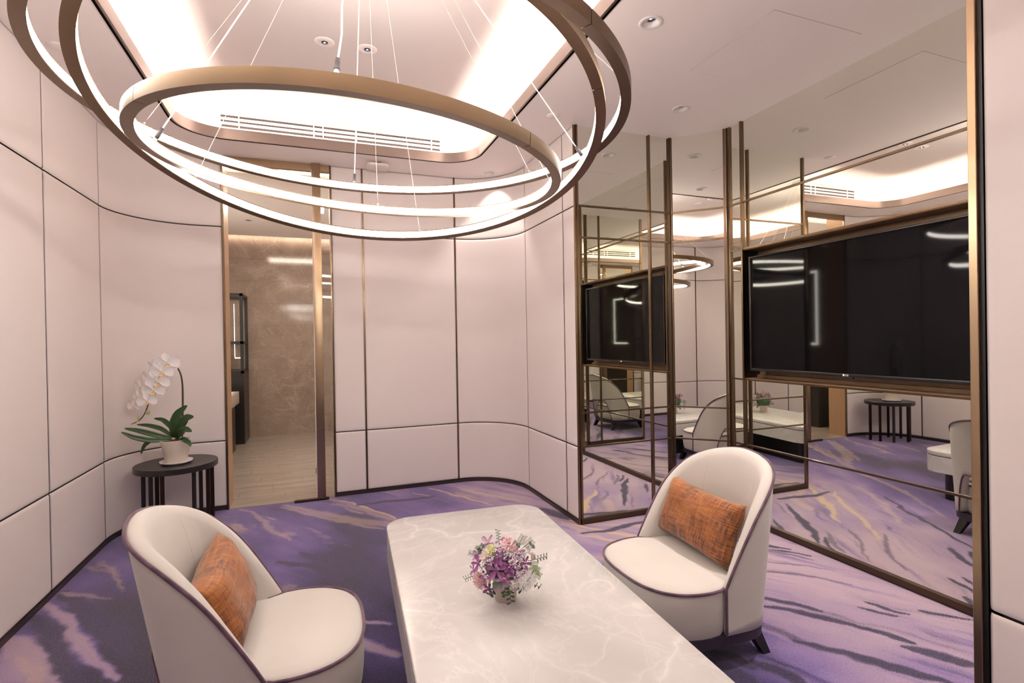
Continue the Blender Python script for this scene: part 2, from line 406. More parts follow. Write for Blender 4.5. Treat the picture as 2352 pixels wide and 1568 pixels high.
# ------------------------------------------------------------------ mirrored alcove
def mirror_wall(name, p, q, mulls, rails, posts, base=0.042, hole=None):
    p, q = np.array(p, float), np.array(q, float); L = np.linalg.norm(q - p); t = (q - p) / L; n = np.array([t[1], -t[0]])
    P = lambda s: tuple(p + t * s)
    w_ = sempty(name)
    if hole is None:
        obj('backing', seg_box(P(0), P(L), n, 0, -0.05, -0.004, 0, H), M['groove'], w_)
    else:
        a0, a1, h0, h1 = hole
        for s0, s1, z0, z1 in ((0, a0, 0, H), (a1, L, 0, H), (a0, a1, 0, h0), (a0, a1, h1, H)):
            obj('backing', seg_box(P(s0), P(s1), n, 0, -0.05, -0.004, z0, z1), M['groove'], w_)
    cs = [0] + list(mulls) + [L]; zs = [base] + list(rails) + [H]
    for i in range(len(cs) - 1):
        for j in range(len(zs) - 1):
            if hole and cs[i] > hole[0] - 0.02 and cs[i + 1] < hole[1] + 0.02 and zs[j] > hole[2] - 0.02 and zs[j + 1] < hole[3] + 0.02: continue
            V = []
            for s_, z in ((cs[i], zs[j]), (cs[i + 1], zs[j]), (cs[i + 1], zs[j + 1]), (cs[i], zs[j + 1])):
                V.append((*P(s_), z))
            V += [(x - n[0] * 0.003, y - n[1] * 0.003, z) for x, y, z in V]
            obj('mirror_pane', (V, [(0, 1, 2, 3), (7, 6, 5, 4), (0, 4, 5, 1), (1, 5, 6, 2), (2, 6, 7, 3), (3, 7, 4, 0)]), M['mirror'], w_, False)
    for z in rails:
        hw = 0.0055
        segs = [(0, L)]
        for s0, s1 in segs: obj('rail', seg_box(P(s0), P(s1), n, 0, -0.002, 0.010, z - hw, z + hw), M['bronze'], w_)
    for s_ in mulls: obj('mullion', seg_box(P(s_ - 0.007), P(s_ + 0.007), n, 0, -0.002, 0.014, base, H), M['bronze'], w_)
    for s0, s1, d, mt in posts: obj('post', seg_box(P(s0), P(s1), n, 0, -0.004, d, 0, H), M[mt], w_)
    obj('base_rail', seg_box(P(0), P(L), n, 0, -0.004, 0.016, 0.012, base), M['darkbronze'], w_)
    obj('kick', seg_box(P(0), P(L), n, 0, -0.004, 0.008, 0.0, 0.012), M['base'], w_)
    return w_
LA = XA - XR
ar = (Z2, Z2B, Z1B, Z1)
mirror_wall('wall_alcove_far', (XR + 0.012, YE), (XA, YE), [2.336 - XR - 0.012], ar, [(0, 0.014, 0.012, 'bronze'), (LA - 0.024, LA, 0.016, 'darkbronze')])
LB = math.hypot(XM - XA, YE - YC)
mirror_wall('wall_alcove_far_chamfer', (XA, YE), (XM, YC), [], ar, [(0, 0.016, 0.012, 'bronze'), (LB - 0.030, LB - 0.014, 0.014, 'bronze'), (LB - 0.012, LB, 0.012, 'darkbronze')])
LC = YC - YC2
NY0, NY1 = 2.826, 1.31
mirror_wall('wall_alcove_back', (XM, YC), (XM, YC2), [YC - NY0 + 0.009, YC - NY1 + 0.009], (Z2, Z3, Z1C, Z1), [(0, 0.012, 0.014, 'darkbronze'), (0.014, 0.030, 0.012, 'bronze'), (LC - 0.014, LC, 0.014, 'bronze')], hole=(YC - NY0, YC - NY1, Z3, Z1C))
mirror_wall('wall_alcove_near_chamfer', (XM, YC2), (XA, YA), [], ar, [(0, 0.014, 0.014, 'darkbronze'), (LB - 0.016, LB, 0.012, 'bronze')])
mirror_wall('wall_alcove_near', (XA, YA), (XR + 0.016, YA), [XA - 2.336], ar, [(0, 0.014, 0.016, 'darkbronze')])
# tall frame at the near edge of the alcove
fr = sempty('trim_1')
obj('frame_face', bbox(XR - 0.006, XR + 0.03, 0.8805, 0.9015, 0, H, 0.0015, 1), M['champagne'], fr)
obj('frame_groove', box(XR + 0.004, XR + 0.03, 0.870, 0.881, 0, H), M['blackframe'], fr)
fr2 = sempty('trim_2')
obj('frame_face', bbox(XR - 0.004, XR + 0.016, YE - 0.004, YE + 0.009, 0, H, 0.0015, 1), M['bronze'], fr2)

# niche for the television
nd = 0.14
ni = thing('television_niche', 'bronze-brown recessed box in the mirrored wall around the wide black television', 'niche', (XM + nd, 2.07, Z3))
obj('back_panel', box(XM + nd - 0.004, XM + nd, NY1, NY0, Z3, Z1C), M['niche'], ni)
obj('bottom_board', box(XM - 0.004, XM + nd - 0.004, NY1, NY0, Z3, Z3 + 0.010), M['niche'], ni)
obj('bottom_ledge', box(XM + nd - 0.03, XM + nd - 0.004, NY1 + 0.012, NY0 - 0.012, Z3 + 0.010, Z3 + 0.03), M['niche'], ni)
obj('top_board', box(XM - 0.004, XM + nd - 0.004, NY1, NY0, Z1C - 0.010, Z1C), M['niche'], ni)
for y0, y1 in ((NY0 - 0.010, NY0), (NY1, NY1 + 0.010)): obj('side_board', box(XM - 0.004, XM + nd - 0.004, y0, y1, Z3 + 0.010, Z1C - 0.010), M['black'], ni)  # dark reflection on the brown end boards put into their colour as black
ty0, ty1, tz0, tz1 = 1.400, 2.770, 1.064, 1.849
tv = thing('television', 'wide black flat screen television hung in the bronze niche of the mirrored wall', 'television', (XM + 0.03, 2.085, 1.45))
obj('rear_case', bbox(XM + 0.03, XM + 0.075, ty0 + 0.05, ty1 - 0.05, tz0 + 0.04, tz1 - 0.04, 0.008), M['bezel'], tv)
obj('wall_bracket', box(XM + 0.075, XM + nd - 0.004, 1.95, 2.22, 1.32, 1.58), M['black'], tv)
bz = 0.011
obj('screen', box(XM + 0.012, XM + 0.03, ty0 + bz, ty1 - bz, tz0 + 0.018, tz1 - bz), M['screen'], tv, False)
fb = join(bbox(XM + 0.004, XM + 0.03, ty0, ty1, tz1 - bz, tz1, 0.002), bbox(XM + 0.004, XM + 0.03, ty0, ty1, tz0, tz0 + 0.018, 0.002),
          bbox(XM + 0.004, XM + 0.03, ty0, ty0 + bz, tz0 + 0.018, tz1 - bz, 0.002), bbox(XM + 0.004, XM + 0.03, ty1 - bz, ty1, tz0 + 0.018, tz1 - bz, 0.002))
obj('bezel', fb, M['bezel'], tv)
for yy0 in (ty1 - 0.003, ty0): obj('edge_trim', box(XM + 0.002, XM + 0.004, yy0, yy0 + 0.003, tz0, tz1), M['bezeledge'], tv)
obj('receiver_bump', bbox(XM + 0.002, XM + 0.02, 2.04, 2.125, tz0 - 0.008, tz0 + 0.001, 0.003), M['bezel'], tv)
# maker's mark on the lower bezel: round badge and two letters
fc = bpy.data.curves.new('mark_text', 'FONT'); fc.body = 'LG'; fc.size = 0.0145 * S; fc.extrude = 0.0004; fc.align_x = 'LEFT'
tmp = bpy.data.objects.new('mark_text', fc); C.objects.link(tmp); bpy.context.view_layer.update()
lm = bpy.data.meshes.new_from_object(tmp.evaluated_get(bpy.context.evaluated_depsgraph_get())); bpy.data.objects.remove(tmp)
lo = bpy.data.objects.new('logo', lm); C.objects.link(lo); lm.materials.clear(); lm.materials.append(M['logo'])
lo.rotation_euler = (PI / 2, 0, -PI / 2); lo.parent = tv
lo.location = Vector(((XM + 0.0033) * S, 2.083 * S, (tz0 + 0.0045) * S)) - Vector(tv.location)
obj('badge', move(lathe([(0.0, 0.0), (0.0062, 0.0), (0.0062, 0.0012), (0.0, 0.0012)], 16), lambda x, y, z: (XM + 0.0032 - z, 2.093 + x, tz0 + 0.0095 + y)), M['logo'], tv)

# ------------------------------------------------------------------ ceiling, cove, lights in it
CX0, CX1, CY0, CY1, CR = -0.87, 1.29, -0.135, 4.275, 0.30
cx, cyy, hx, hy = (CX0 + CX1) / 2, (CY0 + CY1) / 2, (CX1 - CX0) / 2, (CY1 - CY0) / 2
cove_out = rrect(cx, cyy, hx, hy, CR, 12)
DL = [(1.518, 2.067), (2.273, 2.787), (1.497, 4.414), (2.273, 1.35), (1.50, 0.15), (-1.06, 0.15), (-1.09, 4.30)]
DLR = 0.036
def circle(c, r, n=28): return [(c[0] + r * math.cos(2 * PI * i / n), c[1] + r * math.sin(2 * PI * i / n)) for i in range(n)]
def holed(outer, holes, z):
    loops = [[Vector((x, y, 0)) for x, y in outer]] + [[Vector((x, y, 0)) for x, y in h] for h in holes]
    tris = tessellate_polygon(loops); V = [(x, y, z) for lp in [outer] + holes for x, y in lp]
    return V, [tuple(t) for t in tris]
oc = [(XL - 0.05, YN - 0.05), (XM + 0.05, YN - 0.05), (XM + 0.05, YB + 0.02), (XL - 0.05, YB + 0.02)]
ceil = struct(obj('ceiling', holed(oc, [cove_out] + [circle(d, DLR) for d in DL], H), M['ceiling'], None, False))
ZC = 3.10
TR = 0.22
inn = rrect(cx, cyy, hx - 0.026, hy - 0.026, CR - 0.026, 12)
outw = rrect(cx, cyy, hx + TR, hy + TR, CR + TR, 12)
def ringstrip(a, b, za, zb):
    n = len(a); V = [(x, y, za) for x, y in a] + [(x, y, zb) for x, y in b]
    return V, [(i, (i + 1) % n, n + (i + 1) % n, n + i) for i in range(n)]
obj('shadow_gap', ringstrip(cove_out, inn, H + 0.012, H + 0.012), M['groove'], ceil, False)
obj('gap_edge', ringstrip(cove_out, cove_out, H - 0.004, H + 0.012), M['bronze'], ceil, True)
lipin2 = rrect(cx, cyy, hx - 0.014, hy - 0.014, CR - 0.014, 12)
lipg = join(ringstrip(inn, inn, H - 0.004, H + 0.072), ringstrip(inn, lipin2, H + 0.072, H + 0.072), ringstrip(lipin2, lipin2, H + 0.072, H + 0.012), ringstrip(lipin2, inn, H - 0.004, H - 0.004))
obj('cove_lip', lipg, M['lip'], ceil, 60)
obj('cove_trough', join(ringstrip(lipin2, outw, H + 0.014, H + 0.014), ringstrip(outw, outw, H + 0.014, ZC)), M['cove'], ceil, 40)
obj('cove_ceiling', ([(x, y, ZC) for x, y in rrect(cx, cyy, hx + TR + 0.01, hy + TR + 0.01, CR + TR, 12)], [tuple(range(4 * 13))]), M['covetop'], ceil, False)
ledi = rrect(cx, cyy, hx + 0.02, hy + 0.02, CR + 0.02, 12); ledo = rrect(cx, cyy, hx + 0.05, hy + 0.05, CR + 0.05, 12)
lg = thing('cove_light', 'warm white strip light hidden in the trough above the rounded ceiling recess', 'light', (cx, cyy, H))
obj('light_strip', ringstrip(ledi, ledo, H + 0.030, H + 0.030), M['coveled'], lg, False)
obj('strip_channel', join(ringstrip(ledi, ledo, H + 0.020, H + 0.020), ringstrip(ledi, ledi, H + 0.020, H + 0.029), ringstrip(ledo, ledo, H + 0.020, H + 0.029)), M['white'], lg, False)

# access panel in the flat ceiling
ap = [(1.90, 1.475), (2.275, 1.475), (2.275, 2.02), (1.90, 2.02)]
APC = None
def access():
    x0, x1, y0, y1 = 2.0, 2.575, 1.797, 2.367
    t = thing('access_panel', 'flush square hatch with a thin dark joint in the ceiling near the mirrored alcove', 'ceiling hatch', ((x0 + x1) / 2, (y0 + y1) / 2, H))
    obj('hatch_board', box(x0, x1, y0, y1, H - 0.0012, H + 0.0), M['ceiling'], t, False)
    gp = 0.0013
    for a in ((x0 - gp, x1 + gp, y0 - gp, y0), (x0 - gp, x1 + gp, y1, y1 + gp), (x0 - gp, x0, y0, y1), (x1, x1 + gp, y0, y1)):
        obj('hatch_joint', box(*a, H - 0.0006, H), M['stitch'], t, False)
access()

def downlight(c, z, label, lamp):
    t = thing('downlight', label, 'ceiling light', (c[0], c[1], z), 0, 'recessed downlights')
    obj('trim_ring', lathe([(DLR - 0.001, 0.003), (DLR + 0.001, -0.003), (DLR + 0.014, -0.0045), (DLR + 0.021, -0.0015), (DLR + 0.021, 0.0)], 36, (c[0], c[1], z), False), M['white'], t, True)
    V, F = lathe([(DLR, 0.0), (0.031, 0.012), (0.0262, 0.014), (0.0262, 0.020)], 32, (c[0], c[1], z), False)
    obj('baffle', (V, F), M['white'], t, True)
    obj('reflector', lathe([(0.0, 0.019), (0.0265, 0.019), (0.0265, 0.024), (0, 0.024)], 24, (c[0], c[1], z)), M['lens'], t, True)
    obj('lamp', lathe([(0.0, 0.0175), (0.006, 0.0175), (0.006, 0.019), (0, 0.019)], 12, (c[0], c[1], z)), M['spotled'], t, True)
    if lamp:
        ld = bpy.data.lights.new('downlight_beam', 'SPOT'); ld.energy = lamp; ld.color = LIGHT; ld.spot_size = math.radians(78); ld.spot_blend = 0.5; ld.shadow_soft_size = 0.02
        lo_ = bpy.data.objects.new('beam', ld); C.objects.link(lo_); lo_.location = (0, 0, 0.010 * S); lo_.parent = t
lbl = ['recessed downlight in the flat ceiling left of the square hatch, largest one in view', 'recessed downlight in the ceiling of the mirrored alcove, in front of the angled mirror', 'recessed downlight in the far right corner above the curved wall with the bright spot', 'recessed downlight over the near end of the mirrored alcove', 'recessed downlight over the near right corner behind the viewer', 'recessed downlight over the near left corner behind the viewer', 'recessed downlight over the black side table with the orchid']
pw = [8, 78, 24, 105, 24, 14, 0]
for d, l_, e_ in zip(DL, lbl, pw): downlight(d, H, l_, e_)

def cove_downlight(c, label, lamp):
    t = thing('downlight', label, 'ceiling light', (c[0], c[1], ZC), 0, 'recessed downlights')
    obj('trim_ring', lathe([(0.026, -0.002), (0.030, -0.004), (0.056, -0.004), (0.058, 0.0)], 36, (c[0], c[1], ZC), False), M['ceiling'], t, True)
    obj('inner_ring', lathe([(0.020, -0.0035), (0.026, -0.006), (0.029, -0.004)], 32, (c[0], c[1], ZC), False), M['white'], t, True)
    obj('reflector', lathe([(0.0, -0.0035), (0.021, -0.0035), (0.021, 0.0), (0, 0.0)], 24, (c[0], c[1], ZC)), M['lens'], t, True)
    obj('lamp', lathe([(0.0, -0.0045), (0.006, -0.0045), (0.006, -0.003), (0, -0.003)], 12, (c[0], c[1], ZC)), M['spotled'], t, True)
    if lamp:
        ld = bpy.data.lights.new('downlight_beam', 'SPOT'); ld.energy = lamp; ld.color = LIGHT; ld.spot_size = math.radians(80); ld.spot_blend = 0.5; ld.shadow_soft_size = 0.02
        lo_ = bpy.data.objects.new('beam', ld); C.objects.link(lo_); lo_.location = (0, 0, -0.01 * S); lo_.parent = t
for c, l_, e_ in (((0.088, 3.29), 'recessed downlight in the raised ceiling, left one of the far pair', 10), ((0.334, 3.285), 'recessed downlight in the raised ceiling, right one of the far pair', 10),
              ((0.09, 0.86), 'recessed downlight in the raised ceiling over the near end, left one', 6), ((0.335, 0.86), 'recessed downlight in the raised ceiling over the near end, right one', 6)):
    cove_downlight(c, l_, e_)
for c, l_ in (((1.514, 3.147), 'flat round white cover plate on the ceiling beside the far mirror'), ((-1.163, 3.20), 'flat round white cover plate on the ceiling beside the left wall')):
    t = thing('cover_plate', l_, 'ceiling plate', (*c, H)); obj('disc', lathe([(0.0, -0.006), (0.036, -0.006), (0.040, -0.003), (0.040, 0.0), (0, 0)], 32, (*c, H)), M['ceiling'], t, True)
t = thing('wireless_router', 'white rounded wireless router fixed under the ceiling near the doorway', 'router', (0.518, 4.453, H))
rr = rrect(0.518, 4.453, 0.088, 0.088, 0.04, 8)
obj('case', loft([[(x * k + 0.518 * (1 - k), y * k + 4.453 * (1 - k), z) for x, y in rr] for k, z in ((0.86, H - 0.048), (0.97, H - 0.043), (1.0, H - 0.030), (0.9, H - 0.022))]), M['plastic'], t, True)
obj('mount', box(0.49, 0.546, 4.425, 4.481, H - 0.024, H), M['plug'], t)
obj('status_mark', box(0.506, 0.53, 4.447, 4.450, H - 0.0484, H - 0.0478), M['darkbrown'], t)

# air grille on the far face of the cove
ag = thing('air_grille', 'long white linear air grille with dark slots above the far lip of the ceiling recess', 'air grille', (0.237, CY1 + TR, 2.96))
gx0, gx1, gy, gz0, gz1 = -0.655, 1.120, CY1 + TR - 0.004, 2.966, 3.062
obj('duct', box(gx0, gx1, gy - 0.001, gy + 0.002, gz0, gz1), M['groove'], ag, False)
for z in (gz0 + 0.023, gz0 + 0.058): obj('slat', box(gx0, gx1, gy - 0.012, gy - 0.001, z, z + 0.016), M['cove'], ag)
for x in (gx0 + 0.14, gx0 + 0.68, gx0 + 0.75, gx0 + 1.01, gx0 + 1.64): obj('divider', box(x - 0.004, x + 0.004, gy - 0.008, gy - 0.001, gz0, gz1), M['cove'], ag)
for a in ((gx0 - 0.012, gx1 + 0.012, gz1, gz1 + 0.012), (gx0 - 0.012, gx1 + 0.012, gz0 - 0.012, gz0), (gx0 - 0.012, gx0, gz0, gz1), (gx1, gx1 + 0.012, gz0, gz1)):
    obj('frame_bar', box(a[0], a[1], gy - 0.013, gy, a[2], a[3]), M['cove'], ag)

# ------------------------------------------------------------------ carpet (pattern woven into a colour attribute)
def vnoise(x, y, seed):
    r = np.random.default_rng(seed); T = r.random((64, 64)); xi = np.floor(x).astype(int); yi = np.floor(y).astype(int); fx = x - xi; fy = y - yi
    fx = fx * fx * (3 - 2 * fx); fy = fy * fy * (3 - 2 * fy); a = lambda i, j: T[i % 64, j % 64]
    return (a(xi, yi) * (1 - fx) + a(xi + 1, yi) * fx) * (1 - fy) + (a(xi, yi + 1) * (1 - fx) + a(xi + 1, yi + 1) * fx) * fy
def fbm(x, y, seed, o=4):
    s = 0; a = 0.5; t = 0
    for k in range(o): s = s + a * vnoise(x * 2 ** k, y * 2 ** k, seed + k); t += a; a *= 0.5
    return s / t
dx = 0.0095
gxs = np.arange(XL - 0.04, XM + 0.04 + dx, dx); gys = np.arange(YN - 0.04, YB - 0.008, dx); gys = np.r_[gys, YB - 0.008]
GX, GY = np.meshgrid(gxs, gys); x = GX.ravel(); y = GY.ravel()
WX = x + 0.10 * (fbm(x * 3, y * 3, 3) - 0.5) + 0.035 * (fbm(x * 14, y * 14, 9) - 0.5); WY = y + 0.10 * (fbm(x * 3, y * 3, 21) - 0.5) + 0.035 * (fbm(x * 14, y * 14, 31) - 0.5)
ca, sa = 0.50, -0.866
s_ = WX * ca + WY * sa; t_ = -WX * sa + WY * ca      # along / across the streaks
def blob(px, py, rx, ry): return np.exp(-(((x - px) / rx) ** 2 + ((y - py) / ry) ** 2))
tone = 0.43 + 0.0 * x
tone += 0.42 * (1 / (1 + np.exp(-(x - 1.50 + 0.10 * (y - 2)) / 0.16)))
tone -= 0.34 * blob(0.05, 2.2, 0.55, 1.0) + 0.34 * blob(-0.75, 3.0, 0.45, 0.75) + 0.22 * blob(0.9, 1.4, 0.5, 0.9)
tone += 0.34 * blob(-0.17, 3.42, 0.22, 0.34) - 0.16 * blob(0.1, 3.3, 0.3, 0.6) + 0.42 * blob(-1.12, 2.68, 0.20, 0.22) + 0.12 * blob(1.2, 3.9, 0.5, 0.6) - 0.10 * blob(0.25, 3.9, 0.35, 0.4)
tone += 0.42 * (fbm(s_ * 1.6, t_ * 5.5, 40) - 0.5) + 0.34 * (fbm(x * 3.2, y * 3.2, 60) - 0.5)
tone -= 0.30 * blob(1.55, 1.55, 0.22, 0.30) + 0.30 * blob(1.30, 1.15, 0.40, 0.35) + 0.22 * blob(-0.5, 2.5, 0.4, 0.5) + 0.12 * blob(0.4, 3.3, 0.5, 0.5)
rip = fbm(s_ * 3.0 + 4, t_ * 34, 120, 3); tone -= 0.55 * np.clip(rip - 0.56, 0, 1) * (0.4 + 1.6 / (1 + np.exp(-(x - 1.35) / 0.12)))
gold = np.zeros_like(x); navy = np.zeros_like(x)
pn = fbm(s_ * 2.2, t_ * 16, 80); pn2 = fbm(s_ * 2.6 + 9, t_ * 13, 90)
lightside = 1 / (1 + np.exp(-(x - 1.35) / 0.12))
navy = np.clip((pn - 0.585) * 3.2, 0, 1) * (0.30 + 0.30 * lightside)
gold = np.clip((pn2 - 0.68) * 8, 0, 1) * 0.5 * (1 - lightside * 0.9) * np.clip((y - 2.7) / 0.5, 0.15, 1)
STR = [
('d',.028,[(2.01,1.92),(2.11,1.82),(2.24,1.66),(2.33,1.46)]),('d',.014,[(2.41,1.75),(2.49,1.63)]),('d',.016,[(2.63,1.6),(2.76,1.45)]),('d',.03,[(2.27,1.47),(2.35,1.37),(2.42,1.27)]),
('d',.028,[(1.9,1.66),(2.02,1.5),(2.15,1.33),(2.22,1.22)]),('d',.014,[(2.59,2.41),(2.74,2.24)]),('d',.035,[(1.61,1.61),(1.7,1.43)]),('n',.018,[(2.2,2.3),(2.4,2.1),(2.6,1.9)]),('n',.015,[(2.3,2.45),(2.5,2.2),(2.7,2.05)]),
('g',.030,[(0.10,4.62),(0.37,4.07),(0.52,3.85)]),('g',.026,[(-0.29,4.55),(0.06,4.11),(0.42,3.71)]),('g',.024,[(-0.55,4.63),(-0.36,4.19),(-0.17,3.75)]),('G',.014,[(0.93,4.58),(1.32,3.88)]),('G',.014,[(1.11,4.57),(1.52,3.91)]),
('g',.03,[(1.51,3.8),(1.73,3.28),(2.1,3.02)]),('g',.03,[(1.55,3.56),(1.76,2.92)]),
('d',.06,[(-1.27,3.44),(-1.01,3.05),(-0.76,2.65)]),('l',.085,[(-1.31,2.98),(-1.20,2.86),(-1.06,2.68),(-0.96,2.53)]),('l',.034,[(-1.33,3.37),(-1.08,2.99),(-0.92,2.71),(-0.74,2.45)]),('d',.05,[(-1.34,3.23),(-1.11,2.91),(-0.99,2.68),(-0.90,2.50)]),('g',.03,[(-1.18,2.79),(-1.07,2.65),(-1.01,2.55)]),('g',.018,[(-1.29,3.45),(-1.01,3.28)]),('d',.04,[(1.39,1.76),(1.47,1.64),(1.52,1.51)]),('n',.03,[(1.83,1.83),(1.90,1.73),(1.94,1.57)]),('d',.03,[(1.49,1.75),(1.55,1.70),(1.58,1.59)]),
('l',.016,[(0.10,2.60),(0.18,2.55),(0.33,2.43)]),('l',.03,[(0.08,2.42),(0.17,2.33),(0.33,2.17)]),('d',.04,[(-0.22,3.41),(-0.03,3.26),(0.11,3.02)]),('d',.05,[(0.2,2.73),(0.41,3.07)]),
('G',.025,[(1.62,3.34),(1.97,2.85),(2.25,2.56)]),('G',.016,[(1.63,3.07),(1.83,2.84),(2.03,2.56),(2.31,2.25)]),('g',.045,[(2.00,3.17),(2.19,2.83)]),('g',.03,[(1.29,3.12),(1.57,2.67),(1.88,2.40)]),
('g',.03,[(0.27,4.30),(0.75,3.54),(1.05,2.94),(1.48,2.32)]),('g',.05,[(-0.27,4.60),(0.21,4.02),(0.75,3.54)]),('d',.022,[(2.23,3.02),(2.45,2.65),(2.71,2.35)]),('d',.018,[(1.38,2.83),(1.70,2.32),(1.93,1.94)]),
('d',.026,[(2.06,1.99),(2.21,1.80)]),('d',.014,[(2.48,1.77),(2.55,1.62)]),('d',.016,[(2.59,2.80),(2.72,2.59)]),('n',.02,[(2.49,2.49),(2.70,2.20)]),
('d',.04,[(-0.11,3.49),(0.07,3.28),(0.33,2.93)]),('G',.012,[(0.53,3.90),(0.38,4.18),(0.17,4.51)]),('d',.04,[(0.46,3.40),(0.29,3.55),(0.09,3.99)]),('d',.035,[(0.92,4.30),(0.57,4.33),(0.29,4.33)]),
('d',.05,[(1.59,3.65),(1.69,3.39)]),('d',.03,[(1.67,3.08),(1.86,3.08),(2.18,3.13)]),('d',.03,[(1.76,3.46),(1.87,3.27)])]
for kd, wd, pts in STR:
    m = np.zeros_like(x); L = sum(math.dist(pts[i], pts[i + 1]) for i in range(len(pts) - 1)); acc = 0
    bx0, bx1 = min(p[0] for p in pts) - 0.2, max(p[0] for p in pts) + 0.2; by0, by1 = min(p[1] for p in pts) - 0.2, max(p[1] for p in pts) + 0.2
    I = np.where((x > bx0) & (x < bx1) & (y > by0) & (y < by1))[0]; qx, qy = WX[I], WY[I]; mm = np.zeros(len(I))
    for i in range(len(pts) - 1):
        (ax, ay), (bx, by) = pts[i], pts[i + 1]; l_ = math.dist(pts[i], pts[i + 1]); tt = np.clip(((qx - ax) * (bx - ax) + (qy - ay) * (by - ay)) / l_ ** 2, 0, 1)
        dd = np.hypot(qx - ax - tt * (bx - ax), qy - ay - tt * (by - ay)); f = (acc + tt * l_) / L; acc += l_
        ww = wd * (0.35 + 0.75 * np.sin(np.clip(f, 0.02, 0.98) * PI) ** 0.6) * (0.55 + 0.9 * fbm(qx * 8, qy * 8, 5))
        mm = np.maximum(mm, np.clip((ww * 1.30 - dd) / (ww * 0.75), 0, 1))
    if kd == 'd': navy[I] = np.maximum(navy[I], mm * 1.0); gold[I] *= 1 - mm
    elif kd == 'n': navy[I] = np.maximum(navy[I], mm * 0.6)
    elif kd == 'g': gold[I] = np.maximum(gold[I], mm * 0.44); navy[I] *= 1 - mm * 0.7
    elif kd == 'G': gold[I] = np.maximum(gold[I], mm * 0.95); navy[I] *= 1 - mm
    elif kd == 'l': tone[I] = tone[I] * (1 - 0.85 * mm) + 0.68 * mm; navy[I] *= 1 - mm; gold[I] = np.maximum(gold[I], mm * 0.30)
nx, ny = len(gxs), len(gys)
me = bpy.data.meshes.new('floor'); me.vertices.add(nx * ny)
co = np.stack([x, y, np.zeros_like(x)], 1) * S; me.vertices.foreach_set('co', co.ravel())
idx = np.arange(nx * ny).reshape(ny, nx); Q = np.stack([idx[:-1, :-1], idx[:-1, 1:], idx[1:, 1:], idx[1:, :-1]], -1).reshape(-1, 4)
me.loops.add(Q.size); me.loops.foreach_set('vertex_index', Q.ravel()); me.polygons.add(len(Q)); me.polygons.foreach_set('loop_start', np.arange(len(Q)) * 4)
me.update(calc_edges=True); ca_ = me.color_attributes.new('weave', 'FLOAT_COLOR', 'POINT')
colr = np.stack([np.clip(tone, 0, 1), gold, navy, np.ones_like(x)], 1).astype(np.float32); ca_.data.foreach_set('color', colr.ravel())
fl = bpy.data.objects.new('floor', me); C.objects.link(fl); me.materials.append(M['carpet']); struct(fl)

# ------------------------------------------------------------------ doorway and wash room beyond
dr = sempty('door_1', (-0.26, YB, 0))
OL, OR = -0.655, 0.135
obj('jamb_trim', box(DJL, OL, YB - 0.012, YB + 0.01, 0, H), M['bronze'], dr)
obj('jamb_lining', box(DJL, OL, YB + 0.01, YB + 0.23, 0, H), M['wood'], dr)
obj('jamb_trim', box(OR + 0.004, DJR, YB - 0.012, YB + 0.01, 0, H), M['bronze'], dr)
obj('jamb_lining', box(OR + 0.004, DJR, YB + 0.01, YB + 0.23, 0, H), M['wood'], dr)
obj('header', box(OL, OR + 0.004, YB - 0.008, YB + 0.025, 2.738, H), M['champagne'], dr)
PX0, PX1 = 0.002, 0.068
obj('door_stile', bbox(PX0, PX1, YB - 0.045, YB - 0.012, 0.02, H - 0.004, 0.002), M['champagne'], dr)
obj('floor_plate', bbox(-0.176, 0.092, YB - 0.06, YB - 0.034, 0.0, 0.022, 0.002), M['darkbronze'], dr)
obj('glass_pane', box(PX1 - 0.002, OR + 0.004, YB - 0.032, YB - 0.024, 0.022, 2.738), M['glass'], dr, False)
obj('stile_edge', box(PX0 - 0.006, PX0, YB - 0.034, YB - 0.022, 0.02, 2.738), M['white'], dr, False)
obj('latch', box(PX0 - 0.011, PX0 - 0.006, YB - 0.034, YB - 0.022, 0.22, 0.265), M['blackframe'], dr, False)

KX0, KX1, KY1 = -1.5, 0.95, 8.112
fl2 = struct(obj('floor_washroom', box(KX0, KX1, YB - 0.008, KY1, -0.02, -0.004), M['grout'], None))
obj('threshold', bbox(OL, OR, YB - 0.008, YB + 0.12, -0.004, 0.004, 0.001, 1), M['ftile'], fl2)
tiles = 0
yy = YB + 0.122; row = 0
while yy < KY1 - 0.02:
    h_ = 0.165; xx = KX0 - (row * 0.37) % 0.62
    while xx < KX1:
        a, b = max(xx, KX0), min(xx + 0.62, KX1); c, d = yy, min(yy + h_, KY1)
        if b - a > 0.02: obj('tile', box(a + 0.0012, b - 0.0012, c + 0.0012, d - 0.0012, -0.004, 0.002 + 0.0006 * random.random()), M['ftile'], fl2, False); tiles += 1
        xx += 0.62
    yy += h_; row += 1
wt = struct(obj('wall_washroom_back', box(KX0, KX1, KY1 + 0.004, KY1 + 0.06, 0, 3.0), M['grout'], None))
zz = 0.0; row = 0
while zz < 2.95:
    xx = KX0 - (0.45 if row % 2 else 0.06)
    while xx < KX1:
        a, b = max(xx, KX0), min(xx + 0.79, KX1)
        if b - a > 0.02: obj('tile', box(a + 0.001, b - 0.001, KY1 - 0.004 - 0.001 * random.random(), KY1 + 0.004, zz + 0.001, min(zz + 0.312, 3.0) - 0.001), M['tile'], wt, False)
        xx += 0.79
    zz += 0.312; row += 1
struct(obj('wall_washroom_left', box(KX0 - 0.05, KX0, YB + 0.06, KY1 + 0.06, 0, 3.0), M['tile'], None))
struct(obj('wall_washroom_right', box(KX1, KX1 + 0.05, YB + 0.06, KY1 + 0.06, 0, 3.0), M['panel'], None))
wf = struct(obj('wall_washroom_front', join(box(KX0, DJL, YB + 0.06, YB + 0.23, 0, 3.0), box(DJR, KX1, YB + 0.06, YB + 0.23, 0, 3.0)), M['panel'], None))
